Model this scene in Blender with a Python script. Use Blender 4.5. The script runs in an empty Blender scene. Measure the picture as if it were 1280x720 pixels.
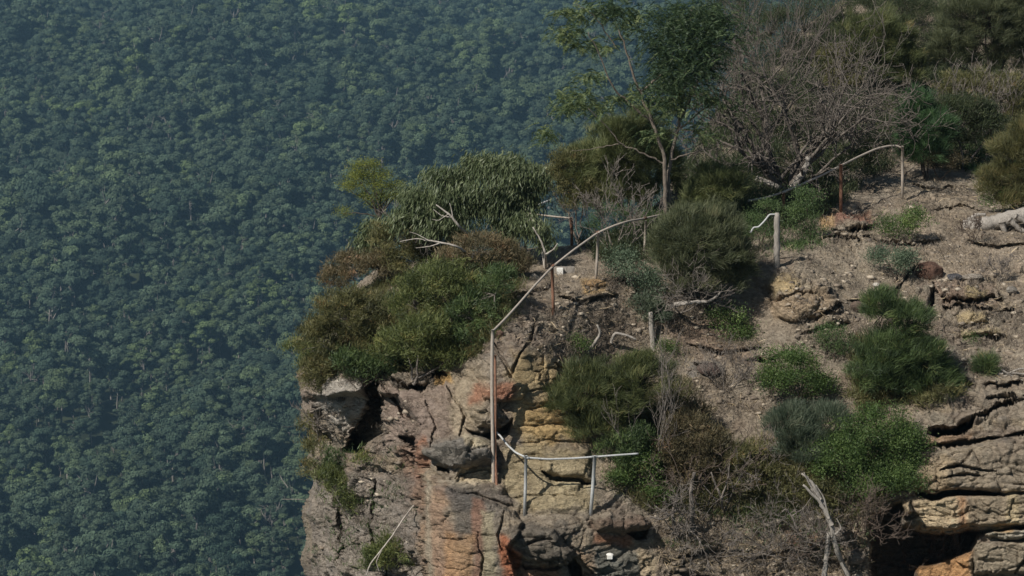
import bpy, math, time
import numpy as np
T0 = time.time()
C = bpy.context.scene
COL = C.collection
F = 3840.0                      # focal length in photo pixels (1280 wide)
PITCH = math.radians(12.0)
SUN = np.array([-0.50, -0.50, 0.71]); SUN /= np.linalg.norm(SUN)
PI = math.pi

# ------------------------------------------------------------------ camera
cam = bpy.data.objects.new('camera', bpy.data.cameras.new('camera')); COL.objects.link(cam)
cam.data.lens = 108.0; cam.data.sensor_width = 36.0
cam.data.clip_start = 1.0; cam.data.clip_end = 40000
cam.rotation_euler = (PI/2 - PITCH, 0, 0)
C.camera = cam
cp, sp = math.cos(PITCH), math.sin(PITCH)

def P(px, py, Y):
    """world point on the line of sight (px,py) at horizontal distance Y"""
    px = np.asarray(px, float); py = np.asarray(py, float); Y = np.asarray(Y, float)
    a = (px-640)/F; b = (360-py)/F
    dy = cp + b*sp; dz = -sp + b*cp
    k = Y/dy
    return np.stack(np.broadcast_arrays(a*k, Y, dz*k), -1)

# ------------------------------------------------------------------ noise
def _h(ix, iy, iz, s):
    n = (ix*73856093) ^ (iy*19349663) ^ (iz*83492791) ^ (s*2654435)
    n = (n ^ (n >> 13)) & 0x7fffffff
    n = (n*(n*n*15731 + 789221) + 1376312589) & 0x7fffffff
    return n/1073741824.0 - 1.0
def noise(p, s=0):
    i = np.floor(p).astype(np.int64); f = p-i; f = f*f*(3-2*f)
    x, y, z = i[..., 0], i[..., 1], i[..., 2]; u, v, w = f[..., 0], f[..., 1], f[..., 2]
    r = 0
    for dx in (0, 1):
        for dy in (0, 1):
            for dz in (0, 1):
                r = r + _h(x+dx, y+dy, z+dz, s)*(u if dx else 1-u)*(v if dy else 1-v)*(w if dz else 1-w)
    return r
def fbm(p, o=4, s=0, g=0.5):
    r = 0; a = 1; t = 0
    for k in range(o):
        r = r + a*noise(p*(2.03**k), s+k*17); t += a; a *= g
    return r/t*1.6
def facets(p, s, tilt=.5):
    """cellular noise: every cell gets its own offset and its own slant; returns value and distance to the cell border"""
    i = np.floor(p).astype(np.int64); b1 = np.full(p.shape[:-1], 9.); b2 = b1.copy(); val = np.zeros(b1.shape)
    for dx in (-1, 0, 1):
        for dy in (-1, 0, 1):
            for dz in (-1, 0, 1):
                x, y, z = i[..., 0]+dx, i[..., 1]+dy, i[..., 2]+dz
                c = np.stack([x+.5+.45*_h(x, y, z, s), y+.5+.45*_h(x, y, z, s+1), z+.5+.45*_h(x, y, z, s+2)], -1)
                r = p-c; d = np.sqrt((r*r).sum(-1))
                v = _h(x, y, z, s+3)+tilt*(r[..., 0]*_h(x, y, z, s+4)+r[..., 1]*_h(x, y, z, s+5)+r[..., 2]*_h(x, y, z, s+6))*2
                k = d < b1; b2 = np.where(k, b1, np.minimum(b2, d)); val = np.where(k, v, val); b1 = np.where(k, d, b1)
    return val, b2-b1
def sm(a, b, x):
    t = np.clip((x-a)/(b-a), 0, 1); return t*t*(3-2*t)

# ------------------------------------------------------------------ mesh + object helpers
def mk_mesh(name, V, Fc, mats=(), tint=None, col=None, smooth=False, midx=None):
    """V (n,3); Fc (m,k) all faces with k corners"""
    me = bpy.data.meshes.new(name)
    V = np.ascontiguousarray(V, np.float32); Fc = np.ascontiguousarray(Fc, np.int32)
    n, (m, k) = len(V), Fc.shape
    me.vertices.add(n); me.vertices.foreach_set('co', V.ravel())
    me.loops.add(m*k); me.loops.foreach_set('vertex_index', Fc.ravel())
    me.polygons.add(m); me.polygons.foreach_set('loop_start', np.arange(m, dtype=np.int32)*k)
    try: me.polygons.foreach_set('loop_total', np.full(m, k, np.int32))
    except Exception: pass
    me.update(calc_edges=True)
    if smooth: me.polygons.foreach_set('use_smooth', np.ones(m, bool))
    if tint is not None:
        a = me.attributes.new('tint', 'FLOAT', 'POINT'); a.data.foreach_set('value', np.ascontiguousarray(tint, np.float32))
    if col is not None:
        a = me.attributes.new('Col', 'FLOAT_COLOR', 'POINT')
        c4 = np.ones((n, 4), np.float32); c4[:, :3] = col; a.data.foreach_set('color', c4.ravel())
    for mm in mats: me.materials.append(mm)
    if midx is not None: me.polygons.foreach_set('material_index', np.ascontiguousarray(midx, np.int32))
    return me
def link(name, me, parent=None, loc=None):
    o = bpy.data.objects.new(name, me); COL.objects.link(o)
    if parent is not None: o.parent = parent
    if loc is not None: o.location = [float(c) for c in loc]
    return o
def tag(o, label=None, cat=None, group=None, kind=None):
    if label: o['label'] = label
    if cat: o['category'] = cat
    if group: o['group'] = group
    if kind: o['kind'] = kind
    return o
def empty(name, loc, label, cat, group=None):
    o = link(name, None, None, loc); o.empty_display_size = 0.2
    return tag(o, label, cat, group)

class MB:                                    # collects tri/quad pieces (quads; triangles repeat a corner are avoided)
    def __init__(s): s.V = []; s.F = []; s.T = []; s.n = 0
    def add(s, V, Fc, t=0.5):
        s.V.append(V); s.F.append(np.asarray(Fc)+s.n); s.n += len(V)
        s.T.append(np.full(len(V), t) if np.isscalar(t) else t)
    def mesh(s, name, mat, smooth=False):
        return mk_mesh(name, np.concatenate(s.V), np.concatenate(s.F), [mat], np.concatenate(s.T), smooth=smooth)

def nrm(v): return v/np.maximum(np.linalg.norm(v, axis=-1, keepdims=True), 1e-9)

def tube(mb, pts, rad, k=6, t=0.5, cap=True, rng=None, rough=0.0):
    pts = np.asarray(pts, float); rad = np.broadcast_to(np.asarray(rad, float), (len(pts),))
    tan = nrm(np.gradient(pts, axis=0))
    ref = np.array([0.3, 0.9, 0.2]) if abs(tan[0][1]) < 0.8 else np.array([1., 0.1, 0.])
    a = nrm(np.cross(tan, ref)); b = np.cross(tan, a)
    th = np.arange(k)*2*PI/k
    rr = rad[:, None]*np.ones((1, k))
    if rough and rng is not None: rr = rr*(1+rough*rng.standard_normal((1, k))+0.5*rough*rng.standard_normal(rr.shape))
    V = pts[:, None, :] + rr[..., None]*(np.cos(th)[None, :, None]*a[:, None, :] + np.sin(th)[None, :, None]*b[:, None, :])
    n = len(pts); V = V.reshape(-1, 3)
    i = np.arange(n-1)[:, None]*k; j = np.arange(k)[None, :]; j2 = (j+1) % k
    Fc = np.stack([i+j, i+j2, i+k+j2, i+k+j], -1).reshape(-1, 4)
    if cap and k >= 4:
        c = []
        for off in (0, (n-1)*k):
            for q in range(1, k-2, 2): c.append([off, off+q, off+q+1, off+q+2])
        Fc = np.concatenate([Fc, c])
    mb.add(V, Fc, t)

def curve(p0, p1, rng, n=7, wob=0.08, sag=0.0, bend=None):
    p0 = np.asarray(p0, float); p1 = np.asarray(p1, float); s = np.linspace(0, 1, n)[:, None]
    L = np.linalg.norm(p1-p0)
    q = p0+(p1-p0)*s
    if bend is not None: q = q + np.asarray(bend)*L*np.sin(PI*s)
    w = np.cumsum(rng.standard_normal((n, 3)), 0); w = w-w[0]; w = w-(w[-1])*s
    q = q + w*wob*L/math.sqrt(n)
    q[:, 2] += sag*L*np.sin(PI*s[:, 0])
    return q

# ------------------------------------------------------------------ materials
def mat_new(name):
    m = bpy.data.materials.new(name); m.use_nodes = True; nt = m.node_tree
    b = nt.nodes['Principled BSDF']; b.inputs['Roughness'].default_value = 0.85
    b.inputs['Specular IOR Level'].default_value = 0.25
    return m, nt, b
def N(nt, t, **kw):
    n = nt.nodes.new(t)
    for k, v in kw.items():
        if k in n.inputs: n.inputs[k].default_value = v
        else: setattr(n, k, v)
    return n
def ramp(nt, stops):
    r = nt.nodes.new('ShaderNodeValToRGB'); e = r.color_ramp.elements
    while len(e) < len(stops): e.new(0.5)
    for q, (p, c) in zip(e, stops): q.position = p; q.color = (*c, 1)
    return r
LEAF = 1.75
def leaf_mat(name, dark, mid, light, tip=None, rough=0.55, trans=0.3):
    m, nt, b = mat_new(name); L = nt.links
    at = N(nt, 'ShaderNodeAttribute', attribute_name='tint')
    st = [(0.0, dark), (0.45, mid), (0.86, light)]
    if tip: st.append((0.97, tip))
    r = ramp(nt, [(p, tuple(c*LEAF for c in cc)) for p, cc in st]); L.new(at.outputs['Fac'], r.inputs[0])
    L.new(r.outputs[0], b.inputs['Base Color']); b.inputs['Roughness'].default_value = rough
    b.inputs['Specular IOR Level'].default_value = 0.35
    tr = N(nt, 'ShaderNodeBsdfTranslucent'); mx = N(nt, 'ShaderNodeMixShader', Fac=trans)
    hs = N(nt, 'ShaderNodeHueSaturation', Saturation=1.15, Value=1.3); L.new(r.outputs[0], hs.inputs['Color']); L.new(hs.outputs[0], tr.inputs[0])
    L.new(b.outputs[0], mx.inputs[1]); L.new(tr.outputs[0], mx.inputs[2])
    L.new(mx.outputs[0], nt.nodes['Material Output'].inputs['Surface'])
    return m
def bark_mat(name, c0, c1, scale=(9, 9, 3), bump=0.4, rough=0.85, mid=0.5):
    m, nt, b = mat_new(name); L = nt.links
    tc = N(nt, 'ShaderNodeTexCoord'); mp = N(nt, 'ShaderNodeMapping'); mp.inputs['Scale'].default_value = scale
    n = N(nt, 'ShaderNodeTexNoise', Scale=2.5, Detail=6.0, Roughness=0.65)
    L.new(tc.outputs['Object'], mp.inputs[0]); L.new(mp.outputs[0], n.inputs['Vector'])
    r = ramp(nt, [(mid-0.15, c0), (mid+0.17, c1)]); L.new(n.outputs['Fac'], r.inputs[0]); L.new(r.outputs[0], b.inputs['Base Color'])
    bm = N(nt, 'ShaderNodeBump', Strength=bump, Distance=0.02); L.new(n.outputs['Fac'], bm.inputs['Height']); L.new(bm.outputs[0], b.inputs['Normal'])
    b.inputs['Roughness'].default_value = rough
    return m
M = {}
M['needle_olive'] = leaf_mat('olive_needles', (.020,.026,.012), (.055,.066,.026), (.12,.125,.05), (.20,.15,.07))
M['needle_dome'] = leaf_mat('grey_olive_needles', (.024,.029,.015), (.058,.067,.034), (.11,.115,.062), (.16,.14,.08))
M['dead_wood'] = bark_mat('dead_wood', (.055,.047,.040), (.20,.172,.148))
M['scrub_dark'] = leaf_mat('dark_scrub', (.014,.019,.010), (.032,.042,.019), (.066,.076,.036), (.11,.09,.05))
M['needle_green'] = leaf_mat('green_needles', (.016,.026,.012), (.042,.064,.024), (.09,.12,.042), (.15,.13,.06))
M['needle_yellow'] = leaf_mat('yellow_needles', (.028,.034,.015), (.070,.082,.033), (.13,.142,.062), (.17,.15,.07))
M['needle_grey'] = leaf_mat('grey_needles', (.024,.034,.022), (.055,.072,.046), (.11,.125,.085), (.14,.13,.09))
M['needle_bright'] = leaf_mat('bright_needles', (.014,.028,.012), (.032,.062,.026), (.062,.108,.042))
M['heath_brown'] = leaf_mat('brown_tipped_heath', (.034,.031,.018), (.082,.070,.038), (.14,.105,.06), (.20,.12,.07))
M['heath_olive'] = leaf_mat('olive_heath', (.030,.032,.015), (.078,.078,.032), (.13,.115,.05), (.17,.11,.05))
M['heath_green'] = leaf_mat('green_heath', (.024,.033,.013), (.066,.080,.027), (.128,.138,.048), (.16,.135,.05))
M['leaf_bright'] = leaf_mat('bright_leaves', (.016,.030,.010), (.044,.072,.020), (.085,.12,.036), (.12,.15,.05))
M['leaf_mid'] = leaf_mat('mid_green_leaves', (.018,.032,.012), (.045,.072,.026), (.09,.125,.048))
M['leaf_greygreen'] = leaf_mat('grey_green_leaves', (.026,.040,.024), (.06,.085,.052), (.12,.15,.10))
M['leaf_euc'] = leaf_mat('gum_leaves', (.028,.038,.018), (.064,.080,.038), (.115,.13,.068), (.18,.18,.11), rough=0.5, trans=0.2)
M['leaf_acacia'] = leaf_mat('wattle_fronds', (.010,.019,.009), (.024,.040,.018), (.050,.073,.030), (.10,.12,.05), trans=0.25)
M['leaf_yellow'] = leaf_mat('yellow_green_leaves', (.030,.040,.010), (.085,.10,.022), (.19,.20,.045))
M['twig_grey'] = bark_mat('grey_twigs', (.085,.072,.062), (.27,.235,.205))
M['twig_brown'] = bark_mat('brown_twigs', (.07,.052,.04), (.17,.13,.105))
M['bark_dark'] = bark_mat('dark_bark', (.035,.03,.026), (.10,.085,.07))
M['bark_pale'] = bark_mat('pale_bark', (.24,.21,.18), (.55,.50,.44))
M['bark_tan'] = bark_mat('tan_bark', (.10,.08,.065), (.25,.21,.17))
M['wood_weathered'] = bark_mat('weathered_wood', (.18,.16,.14), (.46,.42,.37), scale=(30, 30, 2.2), bump=0.8)
M['rust'] = bark_mat('rusty_pipe', (.15,.07,.045), (.34,.19,.125), scale=(12, 12, 4), bump=0.2)
M['pipe'] = bark_mat('weathered_galvanised_pipe', (.28,.215,.17), (.42,.375,.32), scale=(14, 14, 5), bump=0.1, rough=0.55, mid=0.42)
M['galv'] = bark_mat('galvanised_pipe', (.34,.34,.33), (.52,.53,.53), scale=(14, 14, 5), bump=0.08, rough=0.45)
M['white'] = bark_mat('white_paint', (.60,.58,.53), (.80,.79,.75), bump=0.05)
M['dry'] = leaf_mat('dry_grass', (.10,.075,.05), (.22,.17,.11), (.36,.29,.19), trans=0.2)

# ------------------------------------------------------------------ headland: control heights
CP = np.array([
(360,470,63),(385,560,62.6),(385,640,62.4),(385,740,62.2),(440,480,60.6),(440,600,60.2),(440,740,60),(500,500,59.2),(515,600,58.9),(515,740,58.6),
(480,462,60.9),(560,465,60),(560,500,59.0),(600,500,58.5),(560,540,58.4),(600,570,58.1),(545,600,57.6),(600,607,57.6),
(400,440,62),(450,430,61.6),(520,420,61.2),(600,440,59.4),(600,380,61.2),(650,345,62.4),(560,340,64.5),(480,350,66),(430,380,66),
(655,642,57.3),(738,642,57.4),(690,655,57.0),(640,605,57.8),(700,600,57.9),(700,560,58.3),(660,520,58.4),(700,480,59.2),(680,440,59.5),(640,440,58.9),(640,400,59.9),
(690,392,60.4),(745,353,61.8),(700,335,62.9),(830,345,62.8),(760,400,61.2),(820,440,61.2),(760,480,60.4),(840,500,60),(880,540,59.5),(880,600,58.7),
(880,660,58.1),(880,740,57.5),(740,690,57.1),(740,740,57.1),(650,740,56.9),(600,740,57),(545,740,57.3),(560,650,57.3),
(1000,740,57.5),(1000,640,58.2),(1000,560,59),(1000,480,60.3),(950,440,61),(940,400,61.8),(1010,400,61.4),(1000,345,62.5),(970,330,62.9),(1050,300,65),
(1050,270,66.8),(1130,247,69),(1128,300,65.5),(1150,350,63.5),(1210,350,63.4),(1210,392,62),(1250,430,61.4),(1150,430,60.9),(1100,480,60.1),(1200,480,59.7),
(1270,480,59.7),(1200,510,58.9),(1290,505,58.9),(1200,560,58.3),(1290,560,58.2),(1200,640,57.9),(1290,640,57.7),(1200,740,57.5),(1290,740,57.3),
(1100,600,58.2),(1110,700,57.9),(1260,255,69),(1290,295,66.3),(1200,222,72),(1290,185,76),(1128,185,75),(1000,232,70.5),(900,245,68.5),(850,262,67.2),
(780,292,65.6),(720,306,65.4),(650,315,65.4),(1000,150,78),(1128,100,84),(1290,80,88),(1290,0,98),(1128,20,95),(1000,60,90),(900,190,73),
(1420,740,56.5),(1420,560,57.6),(1420,400,61),(1420,260,69),(1420,100,86)])
def U(r2): return r2*np.log(r2+1e-9)*0.5
def tps_fit(xy, z, lam=0.02):
    xy = xy/100.0; n = len(xy)
    K = U(((xy[:, None]-xy[None])**2).sum(-1))+lam*np.eye(n)
    Q = np.hstack([np.ones((n, 1)), xy]); A = np.block([[K, Q], [Q.T, np.zeros((3, 3))]])
    w = np.linalg.solve(A, np.concatenate([z, np.zeros(3)])); return xy, w
TXY, TW = tps_fit(CP[:, :2], CP[:, 2])
def Ybase(px, py):
    p = np.stack([np.ravel(px), np.ravel(py)], -1)/100.0; r = np.zeros(len(p))
    for k in range(0, len(p), 40000):
        q = p[k:k+40000]
        r[k:k+40000] = U(((q[:, None]-TXY[None])**2).sum(-1))@TW[:-3] + TW[-3]+q@TW[-2:]
    return r.reshape(np.shape(px))

def seg_dist(X, Y, pts, closed=False):
    """distance, nearest point to a polyline"""
    pts = np.asarray(pts, float); n = len(pts); best = np.full(X.shape, 1e9); qx = np.zeros(X.shape); qy = np.zeros(X.shape); ss = np.zeros(X.shape)
    for i in range(n if closed else n-1):
        a = pts[i]; b = pts[(i+1) % n]; d = b-a; L2 = d@d+1e-9
        t = np.clip(((X-a[0])*d[0]+(Y-a[1])*d[1])/L2, 0, 1)
        x = a[0]+t*d[0]; y = a[1]+t*d[1]; dd = np.hypot(X-x, Y-y); k = dd < best
        best = np.where(k, dd, best); qx = np.where(k, x, qx); qy = np.where(k, y, qy); ss = np.where(k, (i+t)/(n-1), ss)
    return best, qx, qy, ss
def inside(X, Y, pts):
    r = np.zeros(X.shape, bool); n = len(pts)
    for i in range(n):
        (x1, y1), (x2, y2) = pts[i], pts[(i+1) % n]
        if y1 == y2: continue
        c = ((y1 > Y) != (y2 > Y)) & (X < (x2-x1)*(Y-y1)/(y2-y1)+x1); r ^= c
    return r
def sdf(X, Y, pts):
    d = seg_dist(X, Y, pts, True)[0]; return np.where(inside(X, Y, pts), d, -d)

STEP = 1.3
gx = np.arange(300, 1425, STEP); gy = np.arange(-90, 790, STEP)
GX, GY = np.meshgrid(gx, gy)                     # rows = py
SIL = [(384,1000),(385,725),(376,700),(384,672),(377,640),(393,604),(384,575),(397,548),(379,524),(378,500),(371,468),(396,425),(425,372),(470,335),(560,318),(640,312),(720,307),(770,289),(820,256),(855,205),(895,140),(950,85),(1010,30),(1080,-20),(1170,-75),(1700,-380)]
dS, QX, QY, _ = seg_dist(GX, GY, SIL)
IN = inside(GX, GY, SIL+[(1700,1000)])
dS = np.where(IN, dS, -dS)
# jitter of feature outlines so traced shapes get natural edges
J = np.stack([GX/22., GY/22., GX*0], -1)
JX = GX + 4.0*fbm(J, 3, 5); JY = GY + 3.0*fbm(J, 3, 9)
dY = np.zeros(GX.shape)
def block(poly, out, soft=5., p=1.0):
    """raise (out>0, towards the viewer) or hollow a patch of rock"""
    global dY
    a = np.array(poly); m = 12
    jj = np.where((gx > a[:, 0].min()-m) & (gx < a[:, 0].max()+m))[0]; ii = np.where((gy > a[:, 1].min()-m) & (gy < a[:, 1].max()+m))[0]
    sl = (slice(ii[0], ii[-1]+1), slice(jj[0], jj[-1]+1))
    d = sdf(JX[sl], JY[sl], poly)
    t = np.clip(d/soft, 0, 1); t = np.sqrt(np.clip(1-(1-t)**2, 0, 1)) if out > 0 else sm(0, 1, t)
    dY[sl] -= out*t
def crack(pts, depth, w=2.5):
    global dY
    a = np.array(pts); m = 20
    jj = np.where((gx > a[:, 0].min()-m) & (gx < a[:, 0].max()+m))[0]; ii = np.where((gy > a[:, 1].min()-m) & (gy < a[:, 1].max()+m))[0]
    sl = (slice(ii[0], ii[-1]+1), slice(jj[0], jj[-1]+1))
    d, _, _, s = seg_dist(GX[sl]*0.4+JX[sl]*0.6, GY[sl]*0.4+JY[sl]*0.6, pts)
    ww = w*(0.25+0.75*np.sin(PI*np.clip(s, 0.03, 0.97)))
    dY[sl] += depth*(1-sm(ww*0.45, ww*1.1, d))
# left cliff steps back behind the pillar
block([(300,500),(430,488),(500,490),(522,520),(526,560),(532,620),(534,1000),(300,1000)], -0.9, 9)
block([(457,462),(480,476),(476,510),(478,545),(452,568),(424,566),(440,535),(452,505)], -1.6, 7)       # shaded chimney
block([(398,480),(440,470),(455,492),(446,520),(425,548),(405,535),(392,510)], 0.3, 26)                 # pale buttress
block([(560,604),(626,606),(640,618),(640,632),(600,620),(560,612)], .12, 4)
block([(585,512),(600,500),(625,504),(634,524),(617,538),(592,533)], 0.45, 14)
block([(578,534),(600,541),(628,534),(646,520),(640,545),(612,553),(590,547)], -0.7, 6)
block([(600,475),(640,472),(662,480),(655,497),(630,502),(605,498)], 0.25, 8)
block([(530,566),(545,546),(600,543),(618,556),(614,579),(590,583),(560,578),(535,576)], 0.5, 13)
block([(575,583),(615,580),(617,604),(572,602)], -0.18, 4)
block([(538,579),(560,580),(558,588),(540,588)], -0.6, 3)
block([(531,606),(560,609),(600,622),(640,640),(652,652),(640,690),(655,760),(650,850),(531,850)], .45, 5)     # flat-topped pillar
crack([(596,664),(604,700),(598,730)], .09, 1.7); crack([(548,672),(570,676),(584,672)], .10, 1.8); crack([(628,640),(622,668),(630,690)], .12, 2)
for _y, _a, _b in ((462, 668, 742), (486, 652, 735), (508, 655, 742), (530, 650, 738), (551, 648, 742), (575, 640, 690), (618, 632, 735)):
    crack([(_a, _y+3), ((_a+_b)/2, _y-1), (_b, _y+2)], .07, 2.0)
    block([(_a, _y+4), (_b, _y+2), (_b-4, _y+18), (_a+6, _y+18)], .06, 6)
crack([(560,486),(580,520),(575,545)], .2, 2.4); crack([(530,500),(545,530),(535,560)], .15, 2.2); crack([(620,430),(640,470),(650,440)], .2, 2.6)
# broken shelves on the slope
for _p in ([(990,305),(1040,300),(1075,306)], [(1080,300),(1130,306),(1180,300)], [(1160,262),(1200,256),(1235,262)], [(1150,330),(1110,372),(1060,372)], [(860,430),(900,440),(950,436)], [(700,372),(730,378),(770,370)],
           [(770,350),(800,362),(790,372)], [(1000,420),(1020,412),(1060,406)], [(1210,300),(1250,310),(1290,306)], [(1190,470),(1220,482),(1280,474)], [(640,380),(660,372),(690,360)], [(930,450),(960,452),(985,440)], [(1140,232),(1170,238),(1210,234)]):
    _q = np.array(_p, float); crack(_p, .28, 3.0); block([tuple(_q[0]), tuple(_q[1]), tuple(_q[2]), (_q[2][0]-6, _q[2][1]-11), (_q[1][0], _q[1][1]-12), (_q[0][0]+8, _q[0][1]-9)], .16, 7)
block([(636,668),(660,654),(690,662),(722,690),(715,707),(680,708),(650,698),(634,684)], 0.55, 12)
block([(660,672),(690,672),(697,678),(660,680)], -0.2, 4)
block([(703,706),(722,698),(733,710),(728,735),(716,742),(711,716)], -1.0, 5)
block([(648,706),(700,708),(700,716),(660,716)], -0.35, 4)
block([(738,648),(760,635),(800,643),(814,655),(811,663),(780,669),(745,663)], 0.45, 12)
block([(783,667),(813,660),(812,673),(796,678)], -0.6, 4)
block([(672,566),(740,562),(744,601),(700,598),(680,590)], 0.25, 9)
crack([(676,588),(690,599),(712,602),(742,603)], 0.4, 3.5)
crack([(484,470),(505,478),(532,476)], 0.9, 6); crack([(540,464),(560,470)], 0.6, 4)
block([(476,462),(520,458),(534,468),(532,474),(505,474),(482,470)], 0.35, 7)
crack([(478,478),(498,505),(505,520),(525,528)], 0.25, 3)
crack([(498,545),(515,550),(520,560)], 0.6, 6); crack([(505,565),(522,590),(528,612)], 0.25, 3)
crack([(400,590),(430,640),(425,700)], 0.4, 4); crack([(470,600),(462,650),(480,720)], 0.35, 4)
crack([(395,500),(410,560),(400,600)], 0.3, 3)
# ledges on the right
block([(1157,546),(1158,534),(1190,528),(1219,520),(1216,535),(1192,546),(1170,550)], -1.4, 5)
crack([(1214,524),(1250,508),(1300,494)], 0.6, 4); crack([(1232,502),(1262,498),(1290,486)], 0.3, 3)
crack([(1148,562),(1195,554),(1240,546),(1300,536)], 0.5, 3)
crack([(1175,588),(1200,583),(1245,590)], 0.25, 2.5); crack([(1180,598),(1210,594),(1230,596)], 0.2, 2.5)
block([(1150,566),(1200,556),(1400,530),(1400,612),(1250,614),(1200,612),(1165,618),(1146,612)], 0.35, 6)
crack([(1146,617),(1165,622),(1200,615),(1252,617)], 0.8, 4.5)
block([(1140,624),(1160,622),(1200,619),(1400,612),(1400,655),(1215,660),(1165,663),(1132,655)], 0.4, 5)
block([(1084,640),(1128,624),(1130,655),(1165,666),(1215,664),(1300,658),(1400,655),(1400,662),(1240,668),(1222,676),(1215,690),(1190,698),(1150,712),(1143,800),(1088,800)], -2.4, 8)
block([(1222,671),(1240,663),(1400,658),(1400,672),(1250,675)], 0.45, 5)
block([(1217,682),(1250,676),(1400,672),(1400,714),(1270,718),(1216,718)], 0.4, 5)
crack([(1268,718),(1282,700),(1290,680)], 0.3, 3)
block([(1150,714),(1190,699),(1215,692),(1214,800),(1144,800)], 0.2, 8)
block([(1124,632),(1137,626),(1139,640),(1130,648)], 1.2, 5)
block([(1168,360),(1180,352),(1205,346),(1240,356),(1246,370),(1220,379),(1182,375)], 0.35, 10)
crack([(1166,362),(1182,378),(1210,381),(1240,373),(1258,371)], 0.5, 3.2); crack([(1178,384),(1222,387),(1266,388),(1262,396)], 0.45, 2.8)
block([(1194,391),(1232,390),(1234,404),(1200,405)], 0.2, 6); block([(1200,409),(1245,413),(1258,420),(1238,424),(1205,420)], 0.22, 6)
crack([(1226,423),(1245,425),(1259,420)], 0.35, 2.8); crack([(1164,358),(1165,375),(1164,392)], 0.55, 3.6); crack([(1250,362),(1255,372)], 0.4, 3)
block([(1142,356),(1160,354),(1164,372),(1160,392),(1144,390)], 0.3, 7)
block([(960,354),(990,342),(1030,350),(1050,372),(1046,392),(1000,402),(968,396)], 0.35, 14)
crack([(1028,396),(1040,388),(1050,377)], 0.5, 4); crack([(962,372),(1000,366),(1030,372)], 0.15, 2.5)
block([(1024,274),(1045,262),(1078,262),(1098,275),(1092,283),(1070,285),(1040,284)], 0.4, 9)
block([(1056,287),(1096,281),(1088,290),(1066,294)], -0.7, 4)
crack([(868,452),(880,458),(892,452)], 0.35, 4)
crack([(650,440),(664,425),(668,405)], 0.2, 2.5); crack([(676,475),(678,440)], 0.12, 2)
crack([(690,455),(720,462),(745,462)], 0.15, 2.5); crack([(840,700),(880,690),(930,688)], 0.3, 3)
crack([(930,700),(990,690),(1040,676)], 0.3, 3); crack([(830,715),(900,722)], 0.3, 3)
block([(985,668),(1010,660),(1035,664),(1030,682),(1000,690)], 0.3, 8)

Yg = np.zeros(GX.shape)
q = IN
Yb = Ybase(np.where(IN, GX, QX), np.where(IN, GY, QY))
R = np.interp(GY, [330, 480], [8, 34])
Yg = Yb + np.interp(GY, [330, 480], [0.3, 1.5])*(1-np.sqrt(np.clip(1-(1-np.clip(dS/R, 0, 1))**2, 0, 1)))
_i = np.clip(((QY-gy[0])/STEP).round().astype(int), 0, len(gy)-1); _j = np.clip(((QX-gx[0])/STEP).round().astype(int), 0, len(gx)-1)
Yg = Yg + np.where(IN, dY, dY[_i, _j])
back = np.clip(-dS, 0, None)
vx = QX-GX; vy = QY-GY; vl = np.maximum(np.hypot(vx, vy), 1e-6)
PX = np.where(IN, GX, QX+vx/vl*0.35*back); PY = np.where(IN, GY, QY+vy/vl*0.35*back)
Yg = Yg+back*0.22
W = P(PX, PY, Yg)
def gnormals(W):
    n = np.cross(np.gradient(W, axis=1), np.gradient(W, axis=0)); return nrm(n)
# smooth base normals (from undisplaced depth)
Ws = P(PX, PY, Yb+back*0.22)
NN = gnormals(Ws); NN = np.where((NN[..., 1:2] > 0) & IN[..., None], -NN, NN)

def mask(poly, feather=10, nz=8, s=3):
    JJ = np.stack([GX/18., GY/18., GX*0+s*7], -1)
    n = fbm(JJ, 4, s)
    return sm(-feather, feather, sdf(GX, GY, poly)+nz*n)
ROCK = np.zeros(GX.shape)
for pl in ([(300,462),(480,455),(560,455),(620,415),(700,430),(770,470),(780,560),(760,620),(820,640),(820,680),(800,800),(300,800)],
           [(1120,500),(1200,480),(1430,460),(1430,800),(1080,800),(1080,620),(1140,600)],
           [(1140,345),(1250,345),(1275,400),(1255,430),(1190,430),(1140,395)], [(955,350),(990,338),(1040,345),(1055,380),(1040,404),(960,400)],
           [(1020,262),(1098,258),(1105,288),(1050,290)], [(620,420),(660,395),(700,400),(700,440),(640,450)], [(950,660),(1080,650),(1085,800),(820,800),(830,700)]):
    ROCK = np.maximum(ROCK, mask(pl, 8, 9, 4))
# strata: warped height split into courses of uneven thickness
zz = W[..., 2] + 0.16*fbm(W*np.array([.45, .45, .7]), 3, 21) - 0.045*W[..., 0]
edges = np.cumsum(np.random.default_rng(4).uniform(0.10, 0.55, 80))-26
li = np.searchsorted(edges, zz); lo = edges[np.clip(li-1, 0, 79)]; hi = edges[np.clip(li, 0, 79)]
fr = (zz-lo)/np.maximum(hi-lo, .05)
side = W[..., 0]+0.6*W[..., 1]
cellw = 0.7+1.2*np.abs(_h(li, li*3, li*7, 11))
ci = side/cellw + 5*_h(li, li, li, 3)+0.25*fbm(W*1.1, 2, 31)
cf = ci-np.floor(ci)
hb = _h(np.floor(ci).astype(np.int64), li, li*0, 8)
joint = (1-sm(0, .13, fr))*1.0 + 0.5*(1-sm(0, .1, 1-fr))
vj = np.maximum(1-sm(0, .05, cf), 1-sm(0, .05, 1-cf))*(hb > -0.2)
presence = sm(-.25, .35, fbm(W*0.8, 3, 41))
calm = mask([(532,600),(620,606),(640,640),(632,720),(650,800),(532,800)], 6, 5, 77)      # smooth front of the pillar
calm = np.maximum(calm, .8*mask([(560,480),(590,470),(585,540),(545,545),(490,560),(480,490)], 8, 6, 78))
calm = np.maximum(calm, .92*mask([(630,430),(740,440),(762,480),(760,630),(640,640),(625,560),(645,500)], 8, 6, 79))
calm = np.maximum(calm, .6*mask([(555,600),(760,600),(820,650),(820,690),(720,700),(560,660)], 8, 6, 80))
presence = presence*(1-.85*calm)
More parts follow.
